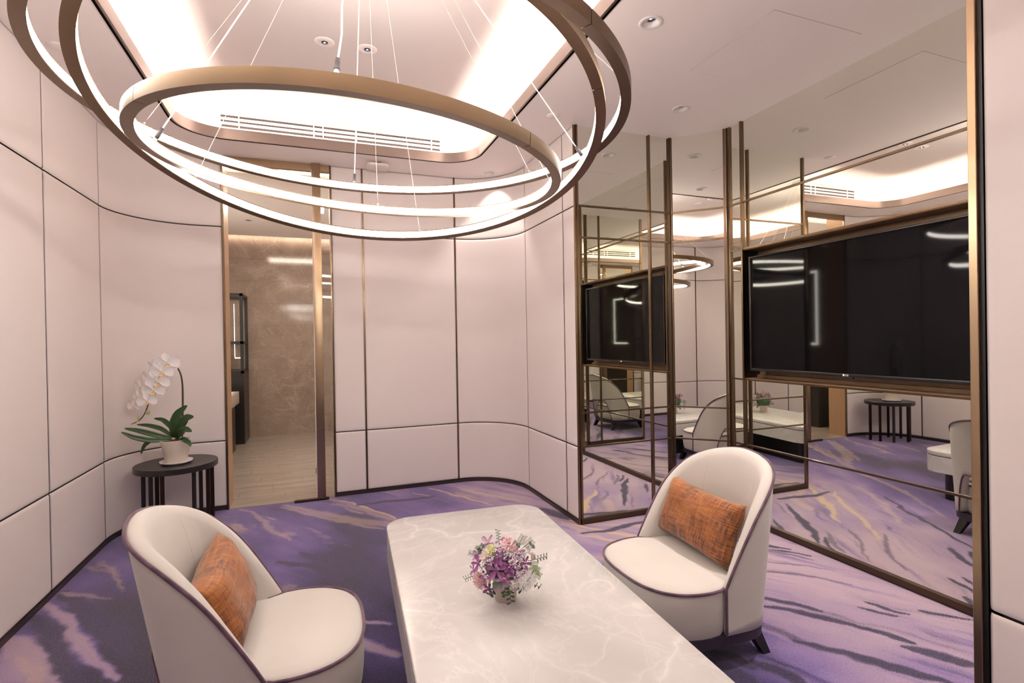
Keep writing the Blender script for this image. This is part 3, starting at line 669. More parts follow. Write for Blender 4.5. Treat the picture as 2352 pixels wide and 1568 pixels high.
cw = struct(obj('ceiling_washroom', join(box(KX0, KX1, YB + 0.42, KY1 - 0.11, H, H + 0.03), box(KX0, KX1, YB + 0.025, KY1 + 0.06, 3.0, 3.03)), M['ceiling'], None))
sl = thing('slot_light', 'warm strip light in the ceiling slot washing the marble wall beyond the doorway', 'light', (-0.27, KY1 - 0.06, 2.9))
obj('light_strip', box(KX0 + 0.02, KX1 - 0.02, KY1 - 0.155, KY1 - 0.125, 2.85, 2.86), M['slot'], sl, False)
sl2 = thing('slot_light', 'warm strip light in the ceiling slot just behind the door header', 'light', (-0.27, YB + 0.3, 2.9))
obj('light_strip', box(KX0 + 0.1, KX1 - 0.1, YB + 0.44, YB + 0.48, 2.85, 2.86), M['slot'], sl2, False)
wl = bpy.data.lights.new('washroom_lamp', 'AREA'); wl.energy = 34; wl.color = (1.0, 0.84, 0.68); wl.size = 1.0; wl.size_y = 0.5; wl.shape = 'RECTANGLE'
wo = bpy.data.objects.new('washroom_lamp', wl); C.objects.link(wo); wo.location = (-0.3 * S, 6.1 * S, (H - 0.02) * S)
# vanity with black cupboard, counter, lit mirror, and black framed display unit
vn = thing('vanity_counter', 'pale stone counter on a black cupboard, left inside the washroom doorway', 'counter', (-1.2, 6.4, 0))
obj('cupboard', box(KX0 + 0.002, -0.93, 5.25, 7.2, 0.0, 0.575), M['black'], vn)
obj('counter_top', bbox(KX0 + 0.002, -0.885, 5.2, 7.22, 0.575, 0.72, 0.004), M['counter'], vn)
obj('counter_inlay', box(KX0 + 0.1, -0.93, 5.4, 7.15, 0.72, 0.7215), M['white'], vn)
mr = thing('lit_mirror', 'wall mirror with a glowing white border above the washroom counter', 'mirror', (KX0, 6.15, 1.7))
obj('mirror_glass', box(KX0, KX0 + 0.02, 5.72, 6.7, 1.16, 2.25), M['mirror'], mr, False)
mb = [(5.70, 5.735, 1.14, 2.27), (6.685, 6.72, 1.14, 2.27), (5.735, 6.685, 1.14, 1.175), (5.735, 6.685, 2.235, 2.27)]
M['dled'] = emit('display_led', (1.0, 0.9, 0.75), 1.2); M['mled'] = emit('mirror_led', (1.0, 0.95, 0.86), 10)
for a in mb: obj('light_border', box(KX0 + 0.02, KX0 + 0.026, *a), M['mled'], mr, False)
ds = thing('display_frame', 'tall black metal framed display unit with lit glass against the marble wall', 'display cabinet', (-1.15, 7.85, 0))
fx0, fx1, fy0, fy1 = -1.42, -0.868, 7.56, 8.10
obj('lower_cabinet', box(fx0, fx1, fy0, fy1, 0.0, 0.92), M['black'], ds)
for px, py in ((fx0, fy0), (fx1 - 0.035, fy0), (fx0, fy1 - 0.035), (fx1 - 0.035, fy1 - 0.035)): obj('upright', box(px, px + 0.035, py, py + 0.035, 0.92, 1.965), M['blackframe'], ds)
for z in (1.305, 1.93):
    for a in ((fx0, fx1, fy0, fy0 + 0.035), (fx0, fx1, fy1 - 0.035, fy1), (fx0, fx0 + 0.035, fy0, fy1), (fx1 - 0.035, fx1, fy0, fy1)): obj('crossbar', box(*a, z, z + 0.035), M['blackframe'], ds)
obj('upper_plinth', box(fx0, fx1, fy0, fy1, 0.92, 0.955), M['blackframe'], ds)
obj('glass_shelf', box(fx0 + 0.03, fx1 - 0.03, fy0 + 0.03, fy1 - 0.03, 1.31, 1.318), M['glass'], ds, False)
for px in (-1.03, -0.955): obj('light_strip', box(px - 0.004, px + 0.004, fy1 - 0.05, fy1 - 0.045, 1.12, 1.86), M['dled'], ds, False)
obj('light_strip', box(-1.03, -0.955, fy1 - 0.05, fy1 - 0.045, 1.105, 1.12), M['dled'], ds, False)
for c, l_ in (((-0.78, 5.9), 'small bright downlight in the washroom ceiling near the door jamb'), ((-0.72, 7.0), 'small dark downlight in the washroom ceiling deeper inside')):
    t = thing('downlight', l_, 'ceiling light', (*c, H), 0, 'recessed downlights')
    obj('trim_ring', lathe([(0.03, -0.001), (0.034, -0.004), (0.05, -0.003), (0.05, 0)], 28, (*c, H), False), M['white'], t, True)
    obj('reflector', lathe([(0, -0.002), (0.031, -0.002), (0.031, 0), (0, 0)], 24, (*c, H)), M['spotled'] if c[1] < 6 else M['lens'], t, True)

# ------------------------------------------------------------------ ring chandelier
CAN = (0.20, 1.98, ZC)
ch = thing('ring_chandelier', 'large chandelier of three brass rings with glowing inner faces, hung on wires', 'chandelier', CAN)
obj('canopy', lathe([(0.0, -0.045), (0.10, -0.045), (0.115, -0.035), (0.118, 0.0), (0, 0)], 40, CAN), M['white'], ch, True)
HB, TH = 0.042, 0.036
RINGS = {'small': ((0.254, 2.745, 0.848, .058, -.048), .77, (212.5, 305.0)), 'middle': ((0.227, 2.284, 0.836, .073, .219), .90, (320.5, 150.0)), 'large': ((.204, 2.081, .849, .024, -.004), 1.0, (300.0, 120.0))}
def frame(n_):
    s, r, _ = RINGS[n_]; c = np.array(s[:3]) * r + np.array([0, 0, CAMH]); N = np.array([s[3], s[4], 1.0]); N /= np.linalg.norm(N)
    u = np.array([1, 0, -s[3]]); u /= np.linalg.norm(u); return c, N, u, np.cross(N, u), r
def rpt(n_, deg, rad, hgt):
    c, N, u, wv, r = frame(n_); a = math.radians(deg); return c + rad * (math.cos(a) * u + math.sin(a) * wv) + N * hgt
for n_, (s, r, cuts) in RINGS.items():
    lab = {'small': 'smallest ring of the three', 'middle': 'middle ring, tilted', 'large': 'largest ring, nearly level'}[n_]
    V = []; F = []; Vl = []; Fl = []
    ro, ri = r, r - TH
    prof = [(ro, 0.0), (ro, HB), (ri, HB), (ri, HB - 0.004), (ri + 0.004, HB - 0.004), (ri + 0.004, 0.004), (ri, 0.004), (ri, 0.0)]
    a0, a1 = cuts; a1 = a1 if a1 > a0 else a1 + 360
    g_ = math.degrees(0.0016 / r)
    for b0, b1 in ((a0 + g_, a1 - g_), (a1 + g_, a0 + 360 - g_)):
        n = int((b1 - b0) / 1.5); k0 = len(V); m = len(prof)
        for i in range(n + 1):
            a = b0 + (b1 - b0) * i / n
            for pr_, pz in prof: V.append(tuple(rpt(n_, a, pr_, pz)))
        for i in range(n):
            for k in range(m): F.append((k0 + i * m + k, k0 + (i + 1) * m + k, k0 + (i + 1) * m + (k + 1) % m, k0 + i * m + (k + 1) % m))
        F.append(tuple(k0 + k for k in range(m))); F.append(tuple(k0 + n * m + k for k in range(m))[::-1])
        l0 = len(Vl)
        for i in range(n + 1):
            a = b0 + (b1 - b0) * i / n
            for pr_, pz in ((ri + 0.0022, 0.0042), (ri + 0.0022, HB - 0.0042)): Vl.append(tuple(rpt(n_, a, pr_, pz)))
        for i in range(n): Fl.append((l0 + 2 * i, l0 + 2 * i + 1, l0 + 2 * i + 3, l0 + 2 * i + 2))
    rg = obj('ring', (V, F), M['ringbrass'], ch, 40); rg['label'] = lab
    obj('light_strip', (Vl, Fl), M['led'], rg, True)
def wire(n_, deg, rad=0.003, cord=False, plug=False, jig=0.0):
    r = RINGS[n_][1]; p = rpt(n_, deg, r - TH / 2, HB); a = math.atan2(p[1] - CAN[1], p[0] - CAN[0])
    top = np.array(CAN) + np.array([0.09 * math.cos(a), 0.09 * math.sin(a), -0.045])
    d = top - p; ln = np.linalg.norm(d); d /= ln
    e0 = p + d * (0.05 if plug else 0.012)
    pts = [e0 + (top - e0) * i / 10 for i in range(11)]
    if jig:
        for i in range(1, 10): pts[i] = pts[i] + np.array([math.sin(i * 2.1), math.cos(i * 1.7), 0]) * jig
    o = obj('power_cord' if cord else 'suspension_wire', tube(pts, rad, 6), M['cord'] if cord else M['wire'], ch, True)
    if plug:
        obj('plug', tube([p + d * 0.016, p + d * 0.020, p + d * 0.034, p + d * 0.037, p + d * 0.044, p + d * 0.062], [0.006, 0.0085, 0.0085, 0.0075, 0.0078, 0.006], 10), M['plug'], o, True)
        obj('socket', tube([p - d * 0.002, p + d * 0.017], [0.007, 0.0065], 10), M['cord'], o, True)
    else: obj('wire_end', tube([p - d * 0.002, p + d * 0.004, p + d * 0.012, p + d * 0.018], [0.005, 0.006, 0.005, 0.002], 8), M['wire'], o, True)
for n_, deg in (('large', 150.75), ('middle', 140.25), ('small', 80.0), ('middle', 66.0), ('large', 27.0), ('small', 348.75), ('large', 325.0)): wire(n_, deg, 0.0011)
wire('small', 169.5, 0.0024, True, True); wire('small', 259.75, 0.0026, True, True, 0.004); wire('large', 88.75, 0.0026, True, True); wire('middle', 352.0, 0.0020, True, True)

# ------------------------------------------------------------------ marble table
TZ = 0.385; TC = (0.676, 1.844); TA = -math.radians(3.6); THX, THY = 0.4075, 0.8925
tb = thing('marble_table', 'low rectangular pale marble table with rounded corners and a recessed black base', 'table', (*TC, 0))
ro_ = lambda k, r: rrect(*TC, THX - k, THY - k, r, 12, TA)
obj('table_top', loft([[(a, b, z) for a, b in ro_(k, 0.13 - k)] for k, z in ((0.002, TZ - 0.034), (0.0, TZ - 0.031), (0.0, TZ - 0.006), (0.0015, TZ - 0.002), (0.005, TZ))]), M['marble'], tb, 40)
obj('shadow_joint', loft([[(a, b, z) for a, b in ro_(0.006, 0.124)] for z in (TZ - 0.040, TZ - 0.034)]), M['darkbronze'], tb, 40)
obj('apron', loft([[(a, b, z) for a, b in ro_(k, 0.13 - k)] for k, z in ((0.004, TZ - 0.165), (0.001, TZ - 0.162), (0.001, TZ - 0.042), (0.003, TZ - 0.040))]), M['marble'], tb, 40)
obj('plinth_base', loft([[(a, b, z) for a, b in ro_(0.10, 0.06)] for z in (0.001, TZ - 0.165)]), M['black'], tb, 40)

# ------------------------------------------------------------------ armchairs
def sup(t, a, b, n):
    c, s = math.cos(t), math.sin(t); return (a * math.copysign(abs(c) ** (2 / n), c), b * math.copysign(abs(s) ** (2 / n), s))
def shell_path(n=81):
    """outer plan line from the left wing front round the rear to the right wing front: list of (f, l, arc)"""
    pts = []
    for i in range(13): pts.append((0.240 - 0.100 * i / 12, 0.297 + 0.003 * i / 12))
    for i in range(1, 48):
        t = PI / 2 + PI / 2 * i / 47; X, Y = sup(t, 0.175, 0.300, 2.7); pts.append((0.14 + X, Y))
    left = pts; right = [(f, -l) for f, l in reversed(pts[:-1])]
    return left + right
SP = shell_path(); NS = len(SP); MID = NS // 2
dist = [0.0]
for i in range(1, NS): dist.append(dist[-1] + math.dist(SP[i - 1], SP[i]))
HT = dist[-1] / 2
def rim_h(d):
    d = min(d, 2 * HT - d)
    xs = [0.0, 0.07, 0.125, 0.175, 0.21, 0.27, 0.34, 0.42, HT]; zs = [0.322, 0.462, 0.578, 0.652, 0.692, 0.728, 0.752, 0.768, 0.776]
    return float(np.interp(d, xs, zs))
RH = np.array([rim_h(d) for d in dist])
ker = np.hanning(17)[1:-1]; ker /= ker.sum(); ud = np.linspace(0, 2 * HT, 241); ur = np.array([rim_h(d) for d in ud]); k_ = np.hanning(27)[1:-1]; k_ /= k_.sum(); RH2 = np.interp(dist, ud, np.convolve(np.pad(ur, 12, 'reflect', reflect_type='odd'), k_, 'valid')); RH = RH2
def low_h(d):
    d = min(d, 2 * HT - d); t = min(max((d - 0.258) / 0.08, 0), 1); return 0.140 + (0.405 - 0.140) * math.sin(t * PI / 2) ** 0.8
def shell_pt(i, z, off):
    f, l = SP[i]; a, b = SP[max(i - 1, 0)], SP[min(i + 1, NS - 1)]; tx, ty = b[0] - a[0], b[1] - a[1]; L = math.hypot(tx, ty); nx_, ny_ = -ty / L, tx / L   # outward is left of path? fixed below
    if nx_ * (f - 0.2) + ny_ * l < 0: nx_, ny_ = -nx_, -ny_
    k = max(0.0, (0.24 - f) / 0.275) ** 1.35; lean = 0.122 * (max(z - 0.1, 0) / 0.65) ** 1.1 * k
    side = 1.0 - 0.05 * (max(z - 0.45, 0) / 0.3) ** 2
    return (f - lean - nx_ * off, (l - ny_ * off) * side, z)
def make_chair(label, loc, rz):
    t = thing('armchair', label, 'armchair', (loc[0], loc[1], 0), rz, 'cream armchairs at the marble table')
    K = lambda name, geo, mat, sm=True, par=None: obj(name, geo, mat, par or t, sm, world=False)
    nz = 12; TK = 0.052
    V = []
    for i in range(NS):
        lo_, hi = low_h(dist[i]), RH[i]; hi = max(hi, lo_ + 0.003); tk = TK * min(1.0, (min(dist[i], 2 * HT - dist[i]) + 0.02) / 0.16) ** 0.6
        ring = [shell_pt(i, lo_ + (hi - lo_) * j / nz, 0.0) for j in range(nz + 1)]
        ring += [shell_pt(i, hi + 0.006, tk * 0.30), shell_pt(i, hi + 0.006, tk * 0.62), shell_pt(i, hi - 0.001, tk * 0.90)]
        ring += [shell_pt(i, lo_ + (hi - lo_) * j / nz, tk * (1.0 + 0.35 * math.sin(PI * j / nz))) for j in range(nz - 1, -1, -1)]
        V.append(ring)
    m = len(V[0]); F = []
    for i in range(NS - 1):
        for k in range(m): F.append((i * m + k, (i + 1) * m + k, (i + 1) * m + (k + 1) % m, i * m + (k + 1) % m))
    F.append(tuple(range(m))); F.append(tuple((NS - 1) * m + k for k in range(m))[::-1])
    K('back_shell', ([p for r_ in V for p in r_], F), M['chair'], True)
    rim = [shell_pt(0, z, -0.001) for z in np.linspace(0.142, RH[0] - 0.01, 6)] + [shell_pt(i, RH[i] + 0.001, -0.001) for i in range(NS)] + [shell_pt(NS - 1, z, -0.001) for z in np.linspace(RH[-1] - 0.01, 0.142, 6)]
    K('rim_piping', tube(rim, 0.0062, 7), M['pipe'])
    ia = [i for i in range(NS) if min(dist[i], 2 * HT - dist[i]) > 0.246]
    K('arch_piping', tube([shell_pt(i, low_h(dist[i]), -0.001) for i in ia], 0.005, 6), M['pipe'])
    for sgn in (1, -1):
        i0 = min(range(NS), key=lambda i: abs(SP[i][1] - sgn * 0.165) + (0 if SP[i][0] < 0.1 else 9))
        K('stitch_seam', tube([shell_pt(i0, z, TK * (1.0 + 0.35 * math.sin(PI * (z - low_h(dist[i0])) / (RH[i0] - low_h(dist[i0])))) - 0.0006) for z in np.linspace(0.45, RH[i0] - 0.05, 12)], 0.0009, 4), M['stitch'])
    # seat block
    def outline(k, n=72):
        out = []
        for i in range(n):
            a = 2 * PI * i / n; X, Y = sup(a, 0.272 - k, 0.297 - k, 2.75 if math.cos(a) > 0 else 3.4)
            f_ = 0.260 + X; q_ = min(max((0.275 - f_) / 0.07, 0), 1); out.append((f_, Y * (1 - 0.11 * q_ * q_ * (3 - 2 * q_))))
        return out
    R = []
    for k, z in ((0.012, 0.140), (0.006, 0.16), (0.002, 0.20), (0.0, 0.25), (0.001, 0.306), (0.005, 0.320), (0.018, 0.328), (0.05, 0.335), (0.11, 0.339), (0.19, 0.341)): R.append([(a, b, z) for a, b in outline(k)])
    K('seat', loft(R), M['chair'], 60)
    K('seat_piping', tube([(a, b, 0.3205) for a, b in outline(0.0)], 0.0058, 7, close=True), M['pipe'])
    pl = [(f - 0.002, l * 0.985) for f, l, in SP] + [(0.260 + 0.266 * abs(math.cos(a)) ** (2 / 2.75), 0.290 * math.copysign(abs(math.sin(a)) ** (2 / 2.75), math.sin(a))) for a in np.linspace(-1.45, 1.45, 31)]
    K('plinth', loft([[(a, b, z) for a, b in pl] for z in (0.098, 0.1405)]), M['plinth'], 40)
    for fx, ly in ((0.045, 0.215), (0.045, -0.215), (0.47, 0.20), (0.47, -0.20)):
        dxl, dyl = (-0.045 if fx < 0.2 else 0.035), math.copysign(0.030, ly); h1, h0 = 0.027, 0.017
        V4 = [(fx + dxl + sx * h0, ly + dyl + sy_ * h0, 0.0) for sx, sy_ in ((-1, -1), (1, -1), (1, 1), (-1, 1))] + [(fx + sx * h1, ly + sy_ * h1, 0.102) for sx, sy_ in ((-1, -1), (1, -1), (1, 1), (-1, 1))]
        K('leg', (V4, [(3, 2, 1, 0), (4, 5, 6, 7), (0, 1, 5, 4), (1, 2, 6, 5), (2, 3, 7, 6), (3, 0, 4, 7)]), M['black'], False)
    return t
CHR = (1.722, 1.888, math.radians(179.5)); CHL = (-0.385, 1.962, math.radians(-1.0))
make_chair('cream armchair with purple piping right of the marble table, backing the mirrored wall', CHR[:2], CHR[2])
make_chair('cream armchair with purple piping left of the marble table, nearest to the viewer', CHL[:2], CHL[2])

# ------------------------------------------------------------------ cushions
def cushion(label, ch_, f, l, z, tilt, yaw, roll, W=0.40, Hh=0.235, T=0.070):
    o_c = []
    nu, nv = 28, 20; V = []; F = []; UV = []
    rs = np.random.default_rng(int(abs(f * 1000)) + 3)
    for side in (1, -1):
        for i in range(nu + 1):
            for j in range(nv + 1):
                u, v = 2 * i / nu - 1, 2 * j / nv - 1
                pin = 1 - 0.06 * (1 - abs(v) ** 2) * abs(u) ** 3; pin2 = 1 - 0.09 * (1 - abs(u) ** 2) * abs(v) ** 3
                b = ((1 - u ** 4) * (1 - v ** 4)) ** 0.55
                wr = 0.006 * math.sin(5 * u + 3 * v) * math.sin(4 * v - 2 * u + 1) * b
                V.append((u * W / 2 * pin, v * Hh / 2 * pin2, side * (T * b + wr))); UV.append((0.5 + u / 2 * 1.0, 0.5 + v / 2 * 0.6))
    n1 = (nu + 1) * (nv + 1)
    for sd in (0, 1):
        for i in range(nu):
            for j in range(nv):
                a = sd * n1 + i * (nv + 1) + j; q = (a, a + nv + 1, a + nv + 2, a + 1); F.append(q if sd == 0 else q[::-1])
    me = bpy.data.meshes.new('cushion'); me.from_pydata([tuple(c * S for c in p) for p in V], [], F); 
    uvl = me.uv_layers.new(name='UVMap'); vi = np.zeros(len(me.loops), int); me.loops.foreach_get('vertex_index', vi); uvl.data.foreach_set('uv', np.array(UV)[vi].ravel())
    bm = bmesh.new(); bm.from_mesh(me); bmesh.ops.remove_doubles(bm, verts=bm.verts[:], dist=0.0008); bm.to_mesh(me); bm.free()
    o = link('cushion', me, M['orange'], None, True)
    # cushion axes: x = width (chair left), y = height, z = out of the chair back (chair forward)
    X, Y, R_ = ch_; cF = Vector((math.cos(R_), math.sin(R_), 0)); cL = Vector((-math.sin(R_), math.cos(R_), 0)); Zv = Vector((0, 0, 1))
    base = Matrix((cL, Zv, cF)).transposed().to_4x4()      # columns: cL, up, forward
    rot = Matrix.Rotation(yaw, 4, 'Y') @ Matrix.Rotation(-tilt, 4, 'X') @ Matrix.Rotation(roll, 4, 'Z')
    p = Vector((X, Y, 0)) + cF * f + cL * l + Zv * z
    o.matrix_world = Matrix.Translation(p * S) @ base @ rot
    tag(o, label, 'cushion', 'orange cushions on the armchairs'); return o
cushion('burnt orange woven cushion lying across the seat of the armchair right of the table', CHR, 0.105, -0.02, 0.482, math.radians(21), math.radians(-2.5), math.radians(-1), 0.50, 0.275, 0.062)
cushion('burnt orange woven cushion propped in the armchair left of the table', CHL, 0.088, 0.0, 0.480, math.radians(22), math.radians(0), math.radians(3), 0.455, 0.27)

# ------------------------------------------------------------------ side table with orchid
STC = (-0.93, 4.295); STZ = 0.478
sd = thing('side_table', 'black round side table with slender bar legs in the left corner under the orchid', 'side table', (*STC, 0))
obj('table_top', lathe([(0.0, STZ - 0.04), (0.252, STZ - 0.04), (0.256, STZ - 0.037), (0.256, STZ - 0.003), (0.253, STZ), (0.0, STZ)], 64, (*STC, 0)), M['black'], sd, 40)
va = math.atan2(STC[1], STC[0])           # slender flat bars in two loose clusters
ax_, ay_ = (math.sin(va), -math.cos(va)), (math.cos(va), math.sin(va))
for lat, dep, mt in ((-0.198, 0.04, 'black'), (-0.150, -0.13, 'black'), (-0.122, 0.14, 'darkbrown'), (-0.085, -0.17, 'darkbrown'), (0.098, -0.16, 'black'), (0.148, 0.12, 'black'), (0.186, -0.06, 'darkbrown'), (0.218, 0.05, 'darkbrown')):
    c_ = (STC[0] + ax_[0] * lat + ay_[0] * dep, STC[1] + ax_[1] * lat + ay_[1] * dep)
    obj('leg', prism(rrect(c_[0], c_[1], 0.013, 0.008, 0.002, 2, va - PI / 2), 0.0, STZ - 0.04), M[mt], sd)
SC_ = (-0.925, 4.262)
so = obj('saucer', lathe([(0.0, 0.0), (0.075, 0.0), (0.098, 0.012), (0.102, 0.020), (0.097, 0.020), (0.074, 0.008), (0.0, 0.007)], 40, (0, 0, 0)), M['saucer'], None, True)
so.location = Vector((SC_[0], SC_[1], STZ)) * S; tag(so, 'shallow white saucer under the orchid pot on the black side table', 'saucer')

def petal(L, W, cup=0.25, curl=0.2, ns=7, nw=5, tip=1.0, base=0.25):
    """petal along +x, width along y, facing +z; returns geo"""
    def fn(u, v):
        wv = 0.5 * W * ((base + (1 - base) * (u / 0.62)) ** tip if u < 0.62 else math.sqrt(max(1 - ((u - 0.62) / 0.385) ** 2, 0.0)))
        return (L * u, wv * v, cup * L * (v * v * 0.25) + curl * L * u * u)
    return grid(fn, [i / ns for i in range(ns)] + [0.94, 1.0], [-1 + 2 * j / nw for j in range(nw + 1)])
def rot_to(geo, ang, n, u, pos, scale=1.0):
    n = np.array(n, float); n /= np.linalg.norm(n); u = np.array(u, float); u -= n * (u @ n); u /= np.linalg.norm(u); v = np.cross(n, u)
    c, s = math.cos(ang), math.sin(ang)
    def f(x, y, z): X, Y = x * c - y * s, x * s + y * c; return tuple(np.array(pos) + scale * (X * u + Y * v + z * n))
    return move(geo, f)
op = thing('potted_orchid', 'white moth orchid with an arching spike in a cream pot on the side table', 'potted plant', (SC_[0], SC_[1], STZ + 0.008))
PZ = STZ + 0.008
obj('pot', lathe([(0.0, 0.0), (0.062, 0.0), (0.066, 0.004), (0.094, 0.150), (0.097, 0.158), (0.092, 0.160), (0.087, 0.150), (0.083, 0.135), (0.0, 0.135)], 48, (*SC_, PZ)), M['pot'], op, 50)
obj('bark', grid(lambda u, v: (SC_[0] + 0.083 * u * math.cos(v), SC_[1] + 0.083 * u * math.sin(v), PZ + 0.146 + 0.008 * math.sin(9 * v + 20 * u) * u + 0.006 * math.sin(31 * u)), np.linspace(0.02, 1, 9), np.linspace(0, 2 * PI, 33)), M['soil'], op, True)
vr = np.array([0.9347, -0.3553, 0.0]); vf = np.array([0.3553, 0.9347, 0.0]); vu = np.array([0, 0, 1.0])   # axes used to lay the plant out
KP = 3.69 / 1192.7
b0 = np.array([SC_[0], SC_[1], PZ + 0.15])
def at(px, py, dep=0.0):   # offsets in the plant's own front plane
    return b0 + vr * ((px - 402) * KP) + vu * ((1003 - py) * KP) + vf * dep
spike = [at(412, 1000, 0.02), at(418, 960, 0.0), at(420, 910, 0.0), at(420, 870, 0), at(416, 842, -0.01), at(404, 828, -0.02), at(388, 830, -0.03), at(372, 850, -0.04), at(362, 880, -0.05), at(356, 905, -0.05), at(348, 930, -0.05), at(338, 948, -0.05), at(326, 957, -0.05), at(310, 962, -0.05)]
sp = np.array(spike); tt = np.linspace(0, len(sp) - 1, 60); spl = np.stack([np.interp(tt, range(len(sp)), sp[:, k]) for k in range(3)], 1)
ks = np.ones(5) / 5; spl2 = np.stack([np.convolve(np.pad(spl[:, k], 2, 'edge'), ks, 'valid') for k in range(3)], 1)
obj('flower_spike', tube(spl2, list(np.linspace(0.0065, 0.0028, 60)), 7), M['stem'], op, True)
obj('support_stake', tube([at(411, 1002, 0.03), at(415, 965, 0.012), at(417, 880, 0.008)], 0.003, 6), M['stem'], op, True)
BL = [(404, 826, 50, 0.25), (376, 832, 34, -0.5), (394, 846, 46, 0.15), (364, 856, 38, -0.5), (384, 868, 48, 0.05), (347, 876, 34, -0.5), (374, 887, 46, 0.0), (340, 898, 30, -0.4), (360, 909, 38, 0.2), (329, 920, 28, -0.1)]
for i, (px, py, wd, turn) in enumerate(BL):
    pos = at(px, py, -0.085 - 0.004 * (i % 3)); nrm = -vf + vr * (turn * 1.1 + 0.15) - vu * 0.28; W_ = wd * KP
    parts = []
    for ang, L, w_ in ((90, 0.50, 0.34), (215, 0.46, 0.30), (325, 0.46, 0.30)): parts.append(rot_to(petal(W_ * L, W_ * w_, 0.3, -0.10), math.radians(ang), nrm, vr, pos))
    for ang in (12, 168): parts.append(rot_to(petal(W_ * 0.53, W_ * 0.60, 0.35, -0.06, tip=0.8, base=0.12), math.radians(ang), nrm, vr, pos - nrm / np.linalg.norm(nrm) * -0.004))
    bl = obj('blossom', join(*parts), M['whitepetal'], op, True)
    nn = nrm / np.linalg.norm(nrm)
    lipg_ = [rot_to(petal(W_ * 0.16, W_ * 0.13, 0.6, 0.55), math.radians(a), nrm, vr, pos + nn * 0.006) for a in (230, 270, 310)]
    obj('lip', join(*lipg_), M['lip_y'], bl, True)
for px, py, r in ((352, 935, 0.0150), (332, 947, 0.0125), (327, 954, 0.010), (316, 960, 0.006)):
    c_ = at(px, py, -0.055); obj('bud', move(lathe([(0.0, -1.15), (0.55, -0.8), (0.95, -0.1), (0.85, 0.55), (0.35, 1.0), (0.0, 1.15)], 12), lambda x, y, z: (c_[0] + x * r, c_[1] + y * r, c_[2] + z * r)), M['bud'], op, True)
def leaf(pts, w_, name='leaf', mat='leaf'):
    P = np.array(pts); t = np.linspace(0, len(P) - 1, 16); Q = np.stack([np.interp(t, range(len(P)), P[:, k]) for k in range(3)], 1); Q = np.stack([np.convolve(np.pad(Q[:, k], 1, 'edge'), np.ones(3) / 3, 'valid') for k in range(3)], 1)
    V = []; n = len(Q)
    for i in range(n):
        u = i / (n - 1); d = Q[min(i + 1, n - 1)] - Q[max(i - 1, 0)]; d /= np.linalg.norm(d) + 1e-9
        sv = np.cross(d, -vf + 0.25 * vu + 0.5 * vr); sv /= np.linalg.norm(sv) + 1e-9; up_ = np.cross(sv, d)
        ww = w_ * 0.5 * (math.sin(PI * (0.14 + 0.84 * u))) ** 0.7
        for k in (-1, -0.5, 0, 0.5, 1): V.append(tuple(Q[i] + sv * ww * k + up_ * (abs(k) * ww * 0.35)))
        for k in (-1, -0.5, 0, 0.5, 1): V.append(tuple(Q[i] + sv * ww * k * 0.98 + up_ * (abs(k) * ww * 0.35 - 0.003)))
    F = []
    for i in range(n - 1):
        for k in range(4): a = i * 10 + k; F.append((a, a + 1, a + 11, a + 10)); F.append((a + 5, a + 15, a + 16, a + 6))
        F.append((i * 10, i * 10 + 10, i * 10 + 15, i * 10 + 5)); F.append((i * 10 + 4, i * 10 + 9, i * 10 + 19, i * 10 + 14))
    return obj(name, (V, F), M[mat], op, True)
LV = [([(398, 995, 0), (402, 965, -.02), (414, 940, -.03), (436, 921, -.03)], 0.060), ([(402, 998, 0), (418, 970, -.04), (440, 948, -.06), (458, 946, -.07)], 0.060), ([(404, 998, -.01), (425, 982, -.07), (448, 971, -.11), (465, 976, -.13)], 0.050),
      ([(398, 996, 0), (370, 975, .0), (340, 967, .0), (312, 965, .0)], 0.030), ([(397, 998, -.01), (365, 985, -.06), (338, 974, -.09), (310, 967, -.11)], 0.036), ([(396, 1000, -.01), (365, 996, -.10), (340, 985, -.15), (320, 971, -.18)], 0.036),
      ([(399, 992, .03), (380, 972, .05), (358, 958, .07), (334, 955, .08)], 0.034), ([(415, 1000, -.02), (438, 996, -.08), (452, 1002, -.10), (458, 1010, -.11)], 0.034), ([(385, 1000, -.03), (362, 996, -.07), (348, 1008, -.08), (340, 1028, -.08)], 0.028)]
for pts, w_ in LV: leaf([at(*p_) for p_ in pts], w_)

# ------------------------------------------------------------------ bouquet on the marble table
FC = (0.622, 1.745)
fa = thing('flower_arrangement', 'small bouquet of purple, pink and white flowers in a grey pot on the marble table', 'flower arrangement', (*FC, TZ))
obj('pot', lathe([(0.0, 0.0), (0.0365, 0.0), (0.039, 0.003), (0.0425, 0.058), (0.0445, 0.060), (0.047, 0.085), (0.046, 0.087), (0.042, 0.084), (0.040, 0.072), (0.0, 0.072)], 40, (*FC, TZ)), M['pot2'], fa, 50)
obj('foliage_core', grid(lambda u, v: (FC[0] + (0.070 + 0.010 * math.sin(7 * v + 5 * u)) * math.sin(u) * math.cos(v), FC[1] + (0.070 + 0.010 * math.sin(7 * v + 5 * u)) * math.sin(u) * math.sin(v), TZ + 0.125 - 0.055 * math.cos(u)), np.linspace(0.05, PI - 0.05, 12), np.linspace(0, 2 * PI, 21)), M['leaf2'], fa, True)
bc = np.array([FC[0], FC[1], TZ + 0.125]); KB = 1.80 / 1192.7
vdir = -np.array([FC[0], FC[1], bc[2] - CAMH]); vdir /= np.linalg.norm(vdir)
br = np.cross(np.array([0, 0, 1.0]), vdir); br /= np.linalg.norm(br); bu = np.cross(vdir, br)
